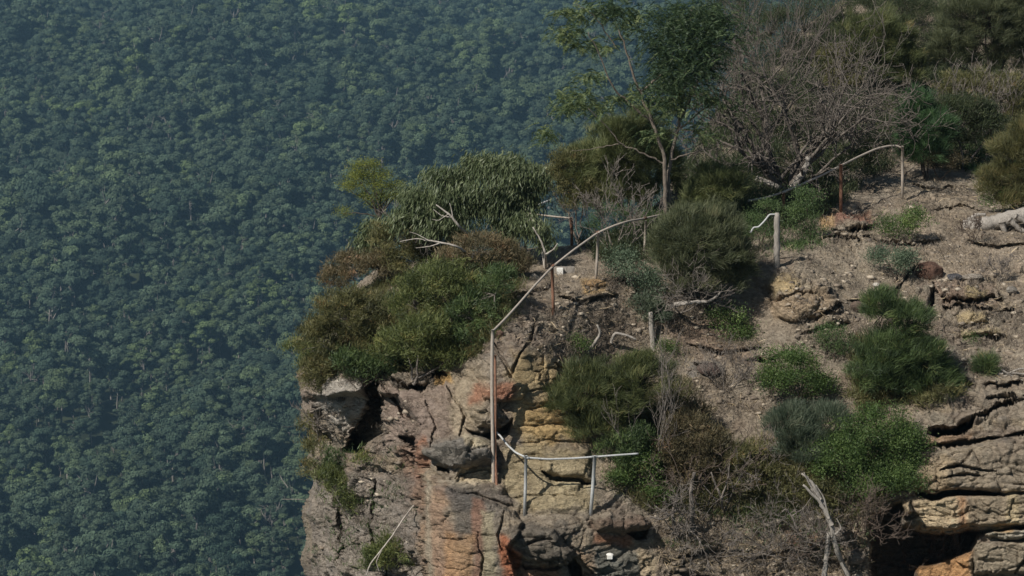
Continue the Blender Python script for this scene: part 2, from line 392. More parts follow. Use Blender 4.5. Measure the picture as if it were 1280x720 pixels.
strata = presence*(-0.09*joint - 0.05*vj) + 0.055*hb*presence
sq = np.array([1, 1, 1.9]); wp = W+0.10*np.stack([fbm(W*2, 2, 301), fbm(W*2, 2, 302), fbm(W*2, 2, 303)], -1)
f1, e1 = facets(wp*1.25*sq, 310); f2, e2 = facets(wp*3.4*sq+3, 330); f3, e3 = facets(wp*8.5*sq+5, 350)
fac = (1-.7*calm)*(.085*f1-.06*(1-sm(0, .10, e1)) + .038*f2-.028*(1-sm(0, .12, e2)) + .014*f3)
rough = 0.10*fbm(W*1.2, 4, 51) + 0.035*fbm(W*5.0, 3, 61, 0.6) + 0.05*(-np.abs(fbm(W*np.array([2.2, 2.2, 3.6]), 3, 71)))
dirt = 0.09*fbm(W*0.9, 4, 81) + 0.018*fbm(W*7, 3, 91, .6)
peb = fbm(W*9, 2, 95); outc = sm(.15, .45, fbm(W*.8, 3, 97))      # bedrock breaking through the soil
dirt = dirt + 0.03*np.clip(peb-0.35, 0, 1) + outc*(.7*fac+.03) + .010*f3
D = ROCK*(strata+.5*rough*(1-.6*calm)+fac) + (1-ROCK)*dirt
D = D*np.where(IN, sm(-4, 26, dS)*0.75+0.25, .3)
W = W + NN*D[..., None]
GW = W
def surf(px, py, lift=0.0):
    """point of the finished ground seen at photo pixel (px,py)"""
    j = np.clip((np.asarray(px, float)-gx[0])/STEP, 0, len(gx)-1.001); i = np.clip((np.asarray(py, float)-gy[0])/STEP, 0, len(gy)-1.001)
    i0 = i.astype(int); j0 = j.astype(int); fi = (i-i0)[..., None]; fj = (j-j0)[..., None]
    r = (GW[i0, j0]*(1-fi)*(1-fj)+GW[i0, j0+1]*(1-fi)*fj+GW[i0+1, j0]*fi*(1-fj)+GW[i0+1, j0+1]*fi*fj)
    r = np.array(r, float); r[..., 2] += lift; return r

# ---- colours of soil and stone
Wc = W
n1 = fbm(Wc*0.9, 4, 101); n2 = fbm(Wc*3.1, 4, 111); n3 = fbm(Wc*np.array([1.2, 1.2, 6]), 3, 121); n4 = fbm(Wc*np.array([3.5, 3.5, .35]), 4, 131)
def mixc(c, m, col): return c*(1-m[..., None])+np.array(col)*m[..., None]
col = np.zeros(GX.shape+(3,))+np.array([.245, .203, .162])
col = mixc(col, sm(-.2, .6, n1)*.6, (.30, .26, .215)); col = mixc(col, sm(.1, .7, n2)*.6, (.14, .105, .082))
rk = np.zeros(col.shape)+np.array([.27, .225, .18])
rk = mixc(rk, sm(-.1, .5, n1)*.7, (.19, .15, .125)); rk = mixc(rk, sm(.1, .6, n3)*.55, (.34, .27, .19)); rk = mixc(rk, sm(.15, .6, n2)*.6, (.12, .11, .10)); rk = mixc(rk, sm(.25, .7, -n2)*.5, (.42, .37, .30))
col = col*(1-ROCK[..., None])+rk*ROCK[..., None]
Z = [ # stains and bare patches: outline, colour, strength, feather, noise
 ([(640,440),(740,450),(760,520),(745,560),(650,560),(640,500)], (.40,.30,.17), .85, 8, 8),
 ([(650,445),(690,440),(692,478),(655,485)], (.42,.31,.165), .4, 8, 9), ([(655,500),(735,500),(742,550),(690,555),(650,530)], (.48,.31,.135), .65, 6, 7),
 ([(720,455),(762,480),(750,545),(700,548),(720,500)], (.50,.40,.20), .5, 6, 9),
 ([(560,470),(600,450),(620,500),(585,545),(555,540),(540,500)], (.36,.29,.21), .7, 8, 8),
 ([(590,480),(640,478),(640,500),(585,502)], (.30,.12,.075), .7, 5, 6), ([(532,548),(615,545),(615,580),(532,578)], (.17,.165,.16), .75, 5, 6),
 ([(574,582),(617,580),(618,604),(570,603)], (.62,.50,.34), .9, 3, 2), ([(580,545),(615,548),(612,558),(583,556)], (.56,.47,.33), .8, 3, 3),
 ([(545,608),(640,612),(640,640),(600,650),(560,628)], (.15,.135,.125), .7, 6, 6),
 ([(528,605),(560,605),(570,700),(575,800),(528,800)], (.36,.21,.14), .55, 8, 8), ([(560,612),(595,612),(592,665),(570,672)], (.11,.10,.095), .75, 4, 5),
 ([(590,620),(606,622),(604,800),(590,800)], (.27,.15,.11), .8, 4, 4), ([(602,640),(618,640),(616,800),(602,800)], (.38,.33,.23), .8, 3, 4),
 ([(560,670),(592,668),(596,800),(556,800)], (.42,.24,.13), .7, 5, 6), ([(628,670),(650,690),(648,800),(622,800)], (.36,.125,.065), .85, 5, 6), ([(650,706),(700,712),(712,800),(655,800)], (.42,.22,.14), .7, 5, 6),
 ([(534,600),(538,600),(540,800),(532,800)], (.36,.34,.27), .6, 4, 2),
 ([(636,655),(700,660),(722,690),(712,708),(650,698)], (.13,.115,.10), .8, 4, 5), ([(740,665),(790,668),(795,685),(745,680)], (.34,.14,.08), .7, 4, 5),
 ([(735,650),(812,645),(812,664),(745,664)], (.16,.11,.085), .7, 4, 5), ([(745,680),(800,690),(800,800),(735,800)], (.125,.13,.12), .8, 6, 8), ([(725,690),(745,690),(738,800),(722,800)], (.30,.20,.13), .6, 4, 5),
 ([(800,690),(820,700),(818,800),(798,800)], (.46,.36,.24), .7, 4, 5),
 ([(380,455),(402,455),(400,520),(378,520)], (.34,.27,.23), .6, 5, 5),
 ([(405,472),(450,470),(455,505),(430,535),(400,515)], (.44,.41,.38), .7, 6, 9), ([(478,480),(560,478),(560,545),(520,555),(478,560)], (.25,.19,.165), .75, 8, 8),
 ([(540,466),(566,466),(566,478),(540,478)], (.48,.28,.10), .8, 3, 4), ([(520,550),(532,545),(530,590),(518,600)], (.34,.15,.09), .7, 4, 5),
 ([(500,560),(530,560),(530,640),(512,640)], (.26,.15,.11), .5, 4, 5), ([(385,600),(520,600),(520,800),(385,800)], (.24,.215,.20), .6, 8, 8),
 ([(1140,624),(1200,620),(1215,660),(1150,664)], (.60,.46,.30), .9, 8, 6), ([(1196,620),(1208,620),(1210,660),(1198,660)], (.36,.18,.10), .7, 4, 3), ([(1215,618),(1400,612),(1400,660),(1215,662)], (.34,.27,.19), .6, 5, 6),
 ([(1260,615),(1275,615),(1275,660),(1262,660)], (.55,.44,.28), .8, 3, 4), ([(1148,565),(1185,560),(1195,600),(1165,618),(1145,610)], (.42,.32,.21), .7, 6, 8),
 ([(1155,548),(1215,540),(1215,550),(1155,562)], (.37,.24,.16), .7, 3, 4), ([(1180,560),(1400,535),(1400,610),(1200,610)], (.29,.24,.185), .55, 6, 8),
 ([(1145,710),(1215,690),(1214,800),(1140,800)], (.52,.27,.12), .85, 4, 6), ([(1225,662),(1400,658),(1400,674),(1240,676)], (.44,.40,.33), .8, 3, 3), ([(1240,657),(1268,657),(1266,665),(1242,666)], (.55,.35,.17), .8, 2, 2),
 ([(1215,680),(1400,674),(1400,720),(1215,720)], (.32,.27,.20), .6, 4, 5), ([(1122,628),(1140,624),(1140,646),(1124,648)], (.55,.42,.27), .9, 3, 2),
 ([(1168,350),(1245,350),(1245,380),(1180,380)], (.27,.19,.15), .6, 5, 6), ([(1205,362),(1235,362),(1232,372),(1208,374)], (.46,.36,.20), .8, 3, 3), ([(1194,390),(1232,390),(1234,406),(1200,406)], (.48,.37,.21), .8, 3, 4),
 ([(1200,408),(1250,414),(1256,422),(1205,422)], (.48,.39,.24), .7, 3, 3), ([(962,350),(990,342),(1000,356),(966,366)], (.48,.36,.20), .8, 4, 5), ([(962,366),(1040,360),(1045,398),(965,400)], (.36,.265,.18), .7, 6, 7),
 ([(1024,270),(1045,262),(1045,282),(1030,284)], (.48,.31,.16), .8, 3, 4), ([(1042,262),(1085,262),(1090,276),(1045,278)], (.22,.10,.075), .75, 4, 4),
 ([(728,352),(762,352),(760,366),(730,368)], (.46,.30,.14), .75, 4, 4), ([(1090,290),(1290,300),(1300,350),(1150,345),(1080,330)], (.36,.29,.225), .55, 12, 10), ([(1120,240),(1210,235),(1230,280),(1120,290)], (.31,.25,.19), .5, 10, 9),
 ([(985,300),(1100,296),(1140,345),(1060,370),(1000,345)], (.33,.28,.22), .5, 10, 9), ([(860,450),(900,448),(905,465),(865,470)], (.17,.165,.165), .7, 4, 5), ([(820,400),(900,400),(940,450),(840,440)], (.24,.165,.125), .6, 12, 8),
 ([(830,680),(1080,660),(1080,800),(820,800)], (.26,.21,.165), .5, 12, 10), ([(985,665),(1030,660),(1020,690),(990,690)], (.32,.17,.12), .6, 4, 5),
 ([(700,540),(745,560),(742,600),(690,595)], (.24,.20,.165), .6, 5, 6), ([(690,604),(744,604),(740,612),(700,612)], (.55,.49,.35), .7, 3, 3), ([(630,560),(740,560),(742,635),(650,640),(626,600)], (.37,.30,.185), .75, 7, 6)]
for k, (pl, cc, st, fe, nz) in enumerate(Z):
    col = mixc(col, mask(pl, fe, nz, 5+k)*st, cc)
streak = sm(.2, .7, n4)*ROCK*sm(-.3, .3, NN[..., 1]*-1-.5)
col = mixc(col, streak*.3, (.10, .095, .09))
col *= (1+0.22*n2[..., None]+0.12*fbm(W*11, 2, 140)[..., None])
gm = np.array([1.52, 1.50, 1.42]); col = col*gm/(1+.28*col*gm)
col = np.clip(col, .02, .72)

keep = dS > -62
fi, fj = np.meshgrid(np.arange(len(gy)-1), np.arange(len(gx)-1), indexing='ij')
ok = keep[:-1, :-1] & keep[1:, :-1] & keep[:-1, 1:] & keep[1:, 1:]
nC = len(gx); a = (fi*nC+fj)[ok]; quads = np.stack([a, a+nC, a+nC+1, a+1], -1)
V = W.reshape(-1, 3); Cc = col.reshape(-1, 3)
# continue the cliff below the frame down to the valley
brow = np.where(keep[-1])[0]; ext = [np.arange(len(gx))[brow]+(len(gy)-1)*nC]; EV = []; EC = []; base = len(V); prev = ext[0]; EF = []
for k, dz in enumerate([2, 6, 14, 30, 60, 110, 180, 260, 340]):
    p = V[ext[0]].copy(); p[:, 2] -= dz; p[:, 1] += -0.02*dz + 1.0*fbm(p*0.15, 3, 150)*min(1, dz/10); p[:, 0] += .8*fbm(p*.2+9, 3, 151)*min(1, dz/10)
    EV.append(p); EC.append(np.tile([.30, .24, .18], (len(p), 1))); cur = base+np.arange(len(p)); base += len(p)
    EF.append(np.stack([prev[:-1], cur[:-1], cur[1:], prev[1:]], -1)); prev = cur
V = np.concatenate([V]+EV); Cc = np.concatenate([Cc]+EC); quads = np.concatenate([quads]+EF)
used = np.unique(quads); rem = np.full(len(V), -1); rem[used] = np.arange(len(used)); V = V[used]; Cc = Cc[used]; quads = rem[quads]

def ground_mat():
    m, nt, b = mat_new('sandstone_and_soil'); L = nt.links
    at = N(nt, 'ShaderNodeAttribute', attribute_name='Col'); geo = N(nt, 'ShaderNodeNewGeometry')
    mp = N(nt, 'ShaderNodeMapping'); mp.inputs['Scale'].default_value = (1, 1, 2.6); L.new(geo.outputs['Position'], mp.inputs[0])
    na = N(nt, 'ShaderNodeTexNoise', Scale=7.0, Detail=9.0, Roughness=0.68); L.new(mp.outputs[0], na.inputs['Vector'])
    nb = N(nt, 'ShaderNodeTexNoise', Scale=30.0, Detail=5.0, Roughness=0.7); L.new(mp.outputs[0], nb.inputs['Vector'])
    vo = N(nt, 'ShaderNodeTexVoronoi', Scale=17.0); L.new(mp.outputs[0], vo.inputs['Vector'])
    r1 = ramp(nt, [(0.30, (.55, .53, .5)), (0.52, (1, 1, 1)), (0.72, (1.45, 1.42, 1.36))]); L.new(na.outputs['Fac'], r1.inputs[0])
    r2 = ramp(nt, [(0.3, (.72, .71, .7)), (0.7, (1.22, 1.22, 1.22))]); L.new(nb.outputs['Fac'], r2.inputs[0])
    m1 = N(nt, 'ShaderNodeMix', data_type='RGBA', blend_type='MULTIPLY'); m1.inputs[0].default_value = 1
    m2 = N(nt, 'ShaderNodeMix', data_type='RGBA', blend_type='MULTIPLY'); m2.inputs[0].default_value = 1
    L.new(at.outputs['Color'], m1.inputs[6]); L.new(r1.outputs[0], m1.inputs[7]); L.new(m1.outputs[2], m2.inputs[6]); L.new(r2.outputs[0], m2.inputs[7])
    L.new(m2.outputs[2], b.inputs['Base Color']); b.inputs['Roughness'].default_value = 0.92; b.inputs['Specular IOR Level'].default_value = .15
    b1 = N(nt, 'ShaderNodeBump', Strength=1.0, Distance=0.10); L.new(na.outputs['Fac'], b1.inputs['Height'])
    b2 = N(nt, 'ShaderNodeBump', Strength=1.0, Distance=0.05); L.new(nb.outputs['Fac'], b2.inputs['Height']); L.new(b1.outputs[0], b2.inputs['Normal'])
    b3 = N(nt, 'ShaderNodeBump', Strength=0.35, Distance=0.04); L.new(vo.outputs['Distance'], b3.inputs['Height']); L.new(b2.outputs[0], b3.inputs['Normal'])
    L.new(b3.outputs[0], b.inputs['Normal'])
    return m
M['ground'] = ground_mat()
tag(link('terrain', mk_mesh('terrain', V, quads, [M['ground']], col=Cc, smooth=True)), 'eroded orange and grey sandstone headland with bare brown soil', None, None, 'structure')
print('terrain', len(V), time.time()-T0)

# ------------------------------------------------------------------ foliage generators
def leaves(mb, b, d, L, Wd, side, t):
    """one four-cornered leaf per row"""
    s = nrm(np.cross(d, side)); L = L[:, None]; Wd = Wd[:, None]
    V = np.stack([b, b+d*L*.45+s*Wd*.5, b+d*L, b+d*L*.45-s*Wd*.5], 1).reshape(-1, 3)
    n = len(b); mb.add(V, np.arange(n*4).reshape(n, 4), np.repeat(t, 4))
def strands(mb, b, d, L, Wd, droop, side, t):
    """narrow two-segment bending blade per row"""
    s = nrm(np.cross(d, side))*Wd[:, None]*.5; L = L[:, None]
    m = b+d*L*.5; d2 = nrm(d+droop); e = m+d2*L*.5
    V = np.stack([b-s*.8, b+s*.8, m+s, m-s, e+s*.25, e-s*.25], 1).reshape(-1, 3); n = len(b)
    k = np.arange(n)[:, None]*6
    Fc = np.concatenate([k+np.array([[0, 1, 2, 3]]), k+np.array([[3, 2, 4, 5]])])
    mb.add(V, Fc, np.repeat(t, 6))
def unit(rng, n): return nrm(rng.standard_normal((n, 3)))

KINDS = {   # tufts per square metre of silhouette, blades per tuft, blade length, width, up bias, out bias, random, spread
 'needle': dict(tm=130, per=88, L=.15, W=.0066, up=.62, out=.55, rnd=.42, trnd=.60, spr=.07, droop=(.10, 0, -.15), strand=True),
 'heath':  dict(tm=120, per=70, L=.085, W=.011, up=.55, out=.4, rnd=.75, trnd=.5, spr=.075, droop=(.05, 0, .0), strand=True),
 'leafy':  dict(tm=62, per=150, L=.045, W=.018, up=.4, out=.4, rnd=1.0, spr=.11),
 'small':  dict(tm=95, per=120, L=.032, W=.013, up=.5, out=.4, rnd=1.0, spr=.09),
 'gum':    dict(tm=48, per=95, L=.14, W=.022, up=-1.0, out=.25, rnd=.45, spr=.13),
}
def crown(lumps, kind, rng, dens=1.0, wind=(.10, 0, 0)):
    """blades and leaves grouped in tufts on the outer part of several overlapping lumps; returns builder and tuft points"""
    K = KINDS[kind]; mb = MB(); allt = []
    tufts = []; outs = []
    area = sum(PI*l[3]*l[5] for l in lumps)
    for (cx, cy, cz, rx, ry, rz) in lumps:
        n = max(6, int(K['tm']*PI*rx*rz*dens))
        u = unit(rng, n); u[:, 2] = np.where(u[:, 2] < -.45, -u[:, 2], u[:, 2])
        r = (0.45+0.55*rng.random(n)**.5)*(1+.24*noise(u*2.3+rng.random(3)*20, 3)+.10*rng.standard_normal(n))
        c = np.array([cx, cy, cz])+u*r[:, None]*np.array([rx, ry, rz])
        tufts.append(c); outs.append(u*np.array([1, 1, .9]))
    tp = np.concatenate(tufts); ou = np.concatenate(outs); nt_ = len(tp)
    per = K['per']
    idx = np.repeat(np.arange(nt_), rng.integers(int(per*.5), int(per*1.4), nt_))
    n = len(idx); b = tp[idx]+rng.standard_normal((n, 3))*K['spr']*np.array([1, 1, .7])
    lean = unit(rng, nt_)*K.get('trnd', .3)
    d = nrm(ou[idx]*K['out']+np.array([0, 0, 1])*K['up']+lean[idx]+unit(rng, n)*K['rnd']+np.array(wind))
    tt = np.clip(.42+.17*rng.standard_normal(nt_)[idx]+.13*rng.standard_normal(n)+.10*noise(b*2.5, 8), 0, 1)
    L = K['L']*rng.uniform(.6, 1.3, n); Wd = K['W']*rng.uniform(.7, 1.3, n)
    side = unit(rng, n)
    if K.get('strand'): strands(mb, b, d, L, Wd, np.array(K['droop'])+0*d, side, tt)
    else: leaves(mb, b, d, L, Wd, side, tt)
    return mb, tp
def limbs(lumps, tufts, rng, r0, frac=.35, base=(0, 0, -.08), wob=.10):
    mb = MB(); base = np.array(base, float)
    ends = []
    for l in lumps:
        c = np.array(l[:3])-np.array([0, 0, l[5]*.25]); L = np.linalg.norm(c-base)
        pts = curve(base+rng.standard_normal(3)*.04*np.array([1, 1, 0]), c, rng, 7, wob, .05)
        tube(mb, pts, np.linspace(r0, r0*.45, 7)*rng.uniform(.8, 1.1), 6, .5); ends.append(pts)
    E = np.concatenate([e[2:] for e in ends])
    sel = tufts[rng.random(len(tufts)) < frac]
    for t in sel:
        k = np.argmin(((E-t)**2).sum(1)+rng.random(len(E))*.1); s = E[k]
        pts = curve(s, t, rng, 4, wob*1.2, .04); tube(mb, pts, np.linspace(r0*.28, r0*.10, 4), 4, .5, cap=False)
    return mb

def px_lumps(base, lumps, depth=.9):
    """lumps traced as (px,py,rx,ry) -> metres, round about the vertical plane through the foot"""
    out = []
    mpp = base[1]/F/ cp
    for (x, y, rx, ry) in lumps:
        rxm, rzm = rx*mpp, ry*mpp*1.02
        c = P(x, y, base[1]-0.0) - base
        out.append((c[0], -rxm*.1+0.02*(y % 7), c[2], rxm, rxm*depth, rzm))
    return out
SH = 0
def shrub(name, label, cat, foot, lumps, kind, mat, bark='twig_brown', dens=1.0, r0=.025, group=None, frac=.35, shift=0.0, depth=.9, wind=(.10, 0, 0), tw=1.0):
    global SH; SH += 1
    rng = np.random.default_rng(1000+SH)
    base = surf(*foot); base[1] += shift
    if shift: base = base  # a little nearer or farther on the slope
    lm = px_lumps(base, lumps, depth)
    mb, tp = crown(lm, kind, rng, dens, wind)
    e = empty(name, base, label, cat, group)
    link('foliage', mb.mesh(name+'_foliage', M[mat]), e)
    link('branches', limbs(lm, tp, rng, r0, frac).mesh(name+'_branches', M[bark], True), e)
    return e

def dead_twigs(rng, starts, depth, spread=.55, up=.35, shrink=.72, kids=3, rmin=.0035, curl=.12):
    """bare branching: starts = [(pos, dir, length, radius)]"""
    mb = MB(); q = [(np.array(p, float), np.array(d, float), L, r, depth) for p, d, L, r in starts]; tips = []
    while q:
        p, d, L, r, k = q.pop()
        n = 5; pts = [p]; dd = d/np.linalg.norm(d)
        for i in range(n-1):
            dd = dd+rng.standard_normal(3)*curl+np.array([0, 0, up*.12]); dd /= np.linalg.norm(dd); pts.append(pts[-1]+dd*L/(n-1))
        pts = np.array(pts); tube(mb, pts, np.linspace(r, max(rmin*.7, r*.6), n), 6 if k >= depth-1 else 4, .5, cap=False)
        if k <= 0: tips.append(pts[-1]); continue
        m = kids+int(rng.integers(0, 2))
        for c in range(m):
            j = n-1 if c == 0 else int(rng.integers(1, n))
            nd = dd+rng.standard_normal(3)*spread+np.array([0, 0, up*.5]); q.append((pts[j], nd, L*shrink*rng.uniform(.7, 1.15), max(rmin, r*.58*rng.uniform(.7, 1.1)), k-1))
    return mb, tips
HAZE_COL = (.36, .66, .92, 1); HAZE_D = .00012; SKY = .04; SUNE = 5.0; EXPO = 0.15
# ------------------------------------------------------------------ shrubs and trees, one by one
S = shrub
S('she_oak_shrub', 'big rounded olive she-oak shrub in the middle of the headland, right of the leaning rail', 'shrub', (882,388), [(874,301,56,42),(848,322,36,33),(910,328,32,34),(880,344,46,30)], 'needle', 'needle_dome', 'bark_dark', 1.15, .04, depth=1.0)
S('she_oak_shrub', 'smaller domed olive-brown she-oak shrub behind and above the big rounded one', 'shrub', (905,285), [(897,232,34,23),(882,246,30,20)], 'needle', 'needle_yellow', 'bark_dark', 1.1, .03)
S('she_oak_shrub', 'yellow-green feathery shrub behind the slender wattle trunks, against the valley', 'shrub', (790,275), [(785,190,50,46),(742,215,44,32),(822,218,33,42),(770,245,56,28)], 'needle', 'needle_yellow', 'bark_dark', 1.0, .04)
S('she_oak_shrub', 'dark round feathery bush above the dead tangle near the top edge', 'shrub', (1095,125), [(1096,52,46,34),(1064,78,30,24),(1122,84,30,28)], 'needle', 'needle_olive', 'bark_dark', 1.0, .04)
S('she_oak_shrub', 'large grey-green feathery bush in the top right corner', 'shrub', (1235,125), [(1232,28,58,46),(1192,68,34,32),(1266,72,32,38),(1290,20,40,40)], 'needle', 'needle_dome', 'bark_dark', 1.0, .04)
S('heath_shrub', 'olive bush with rusty tips at the right edge above the fallen log', 'shrub', (1275,270), [(1266,208,30,36),(1292,182,30,40),(1243,232,16,20),(1270,245,25,18)], 'needle', 'heath_olive', 'twig_brown', 1.0, .03)
S('pine_like_shrub', 'bright blue-green feathery shrub right of the rail end post', 'shrub', (1152,212), [(1146,140,20,26),(1158,165,34,24),(1138,168,20,20),(1152,190,34,18)], 'needle', 'needle_bright', 'bark_dark', 1.0, .03, shift=-1.0)
S('she_oak_shrub', 'spreading feathery shrub beside the yellow rock face above the low grey rail', 'shrub', (772,566), [(738,492,44,36),(802,470,40,24),(748,532,42,28),(702,504,20,20),(775,500,38,30)], 'needle', 'needle_olive', 'bark_dark', .95, .035)
S('she_oak_shrub', 'dark tall feathery shrub on the slope left of the stacked yellow ledges', 'shrub', (1142,500), [(1104,388,24,22),(1134,402,28,24),(1122,440,44,28),(1166,478,34,22),(1092,462,28,26),(1156,448,30,24),(1110,480,34,20)], 'needle', 'needle_green', 'bark_dark', .95, .035)
S('broom_like_shrub', 'fine upright blue-green shrub left of the bright leafy bush in the gully', 'shrub', (1005,596), [(992,536,34,28),(1038,528,24,20),(1005,560,36,26)], 'needle', 'needle_grey', 'twig_brown', 1.0, .025, wind=(0, 0, .3))
S('leafy_shrub', 'large bright green leafy bush left of the banded rock ledges', 'shrub', (1068,632), [(1088,548,46,36),(1120,588,42,34),(1050,575,36,32),(1132,556,28,26),(1092,602,44,30)], 'leafy', 'leaf_bright', 'twig_brown', 1.1, .03)
S('leafy_shrub', 'rounded mid-green bush on the bare slope above the gully', 'shrub', (1000,512), [(993,464,38,28),(1025,488,20,20),(975,478,24,20)], 'leafy', 'leaf_bright', 'twig_brown', 1.0, .022)
S('low_fern_shrub', 'low vivid green patch on the path below the rail end post', 'shrub', (1126,298), [(1122,284,24,12),(1142,274,14,12)], 'leafy', 'leaf_bright', 'twig_brown', 1.2, .012)
S('leafy_shrub', 'low grey-green bush left of the brown boulder', 'shrub', (1118,348), [(1112,326,26,14),(1134,330,16,16)], 'leafy', 'leaf_greygreen', 'twig_brown', 1.1, .015)
S('leafy_shrub', 'small round dull green bush between two larger bushes on the upper slope', 'shrub', (1042,450), [(1042,424,22,18),(1050,440,14,10)], 'small', 'leaf_mid', 'twig_brown', 1.0, .012)
S('leafy_shrub', 'broad-leaved green shrub at the lower right foot of the big rounded she-oak', 'shrub', (915,437), [(910,404,20,18),(936,418,16,12),(918,424,14,12)], 'leafy', 'leaf_bright', 'twig_brown', .9, .015)
S('small_green_bush', 'little green bush on the rock crest above the yellow face', 'shrub', (722,450), [(718,432,10,12),(728,438,8,9)], 'small', 'leaf_bright', 'twig_brown', 1.3, .008)
S('small_green_bush', 'small low green bush right of the grey stump post', 'shrub', (834,446), [(832,436,13,8),(842,440,8,6)], 'small', 'leaf_bright', 'twig_brown', 1.2, .008)
S('grey_bush', 'pale grey-green wispy bush behind the grey stump post', 'shrub', (812,415), [(806,382,18,14),(820,394,16,18)], 'heath', 'needle_grey', 'twig_grey', .9, .012)
S('grass_tuft', 'single green grass tuft with straw skirt on the right-hand slope', 'grass tuft', (1232,478), [(1232,456,12,10),(1232,466,11,8)], 'needle', 'needle_green', 'twig_brown', 1.6, .02, wind=(0, 0, 0))
S('small_green_bush', 'tiny bright green clump growing under the stacked yellow ledges', 'shrub', (1218,429), [(1218,424,9,4)], 'small', 'leaf_bright', 'twig_brown', 2.0, .006)
S('leafy_shrub', 'bright green low bush below the olive bush at the right edge', 'shrub', (1255,268), [(1250,248,18,15),(1272,256,16,10)], 'leafy', 'leaf_bright', 'twig_brown', 1.1, .014)
S('leafy_shrub', 'small green bush below the rail between timber post and red-topped slab', 'shrub', (1018,304), [(1016,293,13,10),(1004,272,18,15),(1008,252,17,14)], 'leafy', 'leaf_mid', 'twig_brown', 1.0, .014)
S('leafy_shrub', 'mixed green shrub against the left side of the big rounded she-oak', 'shrub', (795,370), [(788,346,24,18),(778,328,20,16),(815,355,22,18)], 'leafy', 'leaf_greygreen', 'twig_grey', .8, .018)
S('brown_heath_shrub', 'dense dark bush with pinkish brown top in the gully', 'shrub', (872,628), [(858,538,32,20),(888,560,32,24),(838,568,30,26),(866,590,38,28)], 'heath', 'heath_brown', 'twig_brown', 1.0, .03)
S('heath_shrub', 'grey-green scrubby bush between the pinkish bush and the broom-like shrub', 'shrub', (948,628), [(930,575,32,26),(955,600,34,26),(920,610,26,20)], 'heath', 'heath_olive', 'twig_brown', .7, .02)
S('leafy_shrub', 'bright little leafy shrub at the foot of the low grey rail', 'shrub', (806,632), [(800,592,24,24),(775,604,18,18),(820,616,20,14)], 'leafy', 'leaf_bright', 'twig_brown', .8, .018)
S('heath_shrub', 'dark fine bush behind the right post of the low grey rail', 'shrub', (800,610), [(775,560,26,22),(802,555,22,25),(790,585,30,25)], 'heath', 'needle_green', 'twig_brown', .9, .02)
# left-hand mass of heath
S('heath_shrub', 'grey-olive heath bush at the far left of the headland', 'shrub', (440,458), [(436,392,44,32),(402,425,34,24),(470,420,38,30)], 'heath', 'heath_olive', 'twig_grey', 1.0, .03)
S('heath_shrub', 'yellow-green heath bush in the middle of the left-hand thicket', 'shrub', (560,430), [(550,352,44,24),(590,368,32,24),(520,378,34,26)], 'heath', 'heath_green', 'twig_grey', 1.0, .03)
S('brown_heath_shrub', 'rusty brown heath bush under the drooping gum', 'shrub', (605,365), [(598,312,42,18),(640,328,28,18),(570,328,28,15)], 'heath', 'heath_brown', 'twig_grey', .95, .025)
S('heath_shrub', 'dark grey-green bush left of the first rusty rail post', 'shrub', (612,450), [(596,396,38,28),(624,352,24,18),(588,422,26,18)], 'heath', 'needle_green', 'twig_grey', .9, .025, shift=.9)
S('heath_shrub', 'low yellow-green bush overhanging the cracked rock ledge on the left', 'shrub', (515,470), [(508,432,40,22),(560,446,30,20),(530,415,36,22)], 'heath', 'heath_green', 'twig_grey', 1.0, .025)
S('brown_heath_shrub', 'orange-brown heath bush at the top left of the thicket', 'shrub', (445,380), [(440,335,32,17),(415,350,22,14),(475,335,30,20)], 'heath', 'heath_brown', 'twig_grey', .9, .02)
S('heath_shrub', 'thin olive sprigs leaning out over the void at the left edge', 'shrub', (398,462), [(378,438,24,9),(398,452,22,12)], 'heath', 'heath_green', 'twig_grey', .9, .015)
S('heath_shrub', 'grey brushy shrub below the small yellow-green tree', 'shrub', (520,350), [(500,300,38,24),(548,306,42,24),(520,325,40,18)], 'heath', 'heath_olive', 'twig_grey', .9, .02)
S('heath_shrub', 'dark green bush hanging in the shaded chimney of the left cliff', 'shrub', (455,478), [(462,462,26,22),(440,455,24,18),(490,450,22,14)], 'heath', 'needle_green', 'twig_brown', 1.0, .02)
S('cliff_shrub', 'olive shrub clinging to the lower left cliff face', 'shrub', (438,648), [(428,615,28,22),(446,632,20,16),(410,598,16,12)], 'heath', 'heath_green', 'twig_grey', .8, .018)
S('cliff_shrub', 'yellow-olive bush at the bottom of the left cliff, beside the pillar', 'shrub', (500,725), [(496,692,36,24),(522,702,16,22),(470,700,22,16)], 'heath', 'heath_green', 'twig_grey', 1.0, .02)
S('cliff_shrub', 'small green tuft in the middle of the left cliff face', 'shrub', (464,590), [(462,574,15,9)], 'heath', 'heath_green', 'twig_grey', .8, .01)
S('cliff_shrub', 'grey-green sprigs on the left silhouette of the cliff', 'shrub', (392,570), [(384,535,14,18),(386,566,12,14)], 'heath', 'heath_olive', 'twig_grey', .6, .012)
S('cliff_shrub', 'green-brown brush trailing over the top of the pale left buttress', 'shrub', (405,490), [(398,462,26,16),(418,482,20,16),(392,480,14,14)], 'heath', 'heath_olive', 'twig_grey', .9, .012)
S('cliff_shrub', 'straggly olive brush halfway down the left edge of the cliff', 'shrub', (402,560), [(396,530,14,20),(404,556,18,16),(392,590,14,14)], 'heath', 'heath_olive', 'twig_grey', .6, .012)
S('cliff_shrub', 'small dark brush in the foot of the shaded chimney', 'shrub', (425,590), [(428,575,16,14),(414,585,12,10)], 'heath', 'needle_green', 'twig_grey', .7, .012)
S('leafy_shrub', 'low dull green bush between the dead splintered trunk and the pinkish bush', 'shrub', (965,660), [(960,636,30,18),(985,648,24,14),(930,648,20,14)], 'small', 'leaf_mid', 'twig_grey', .6, .015)
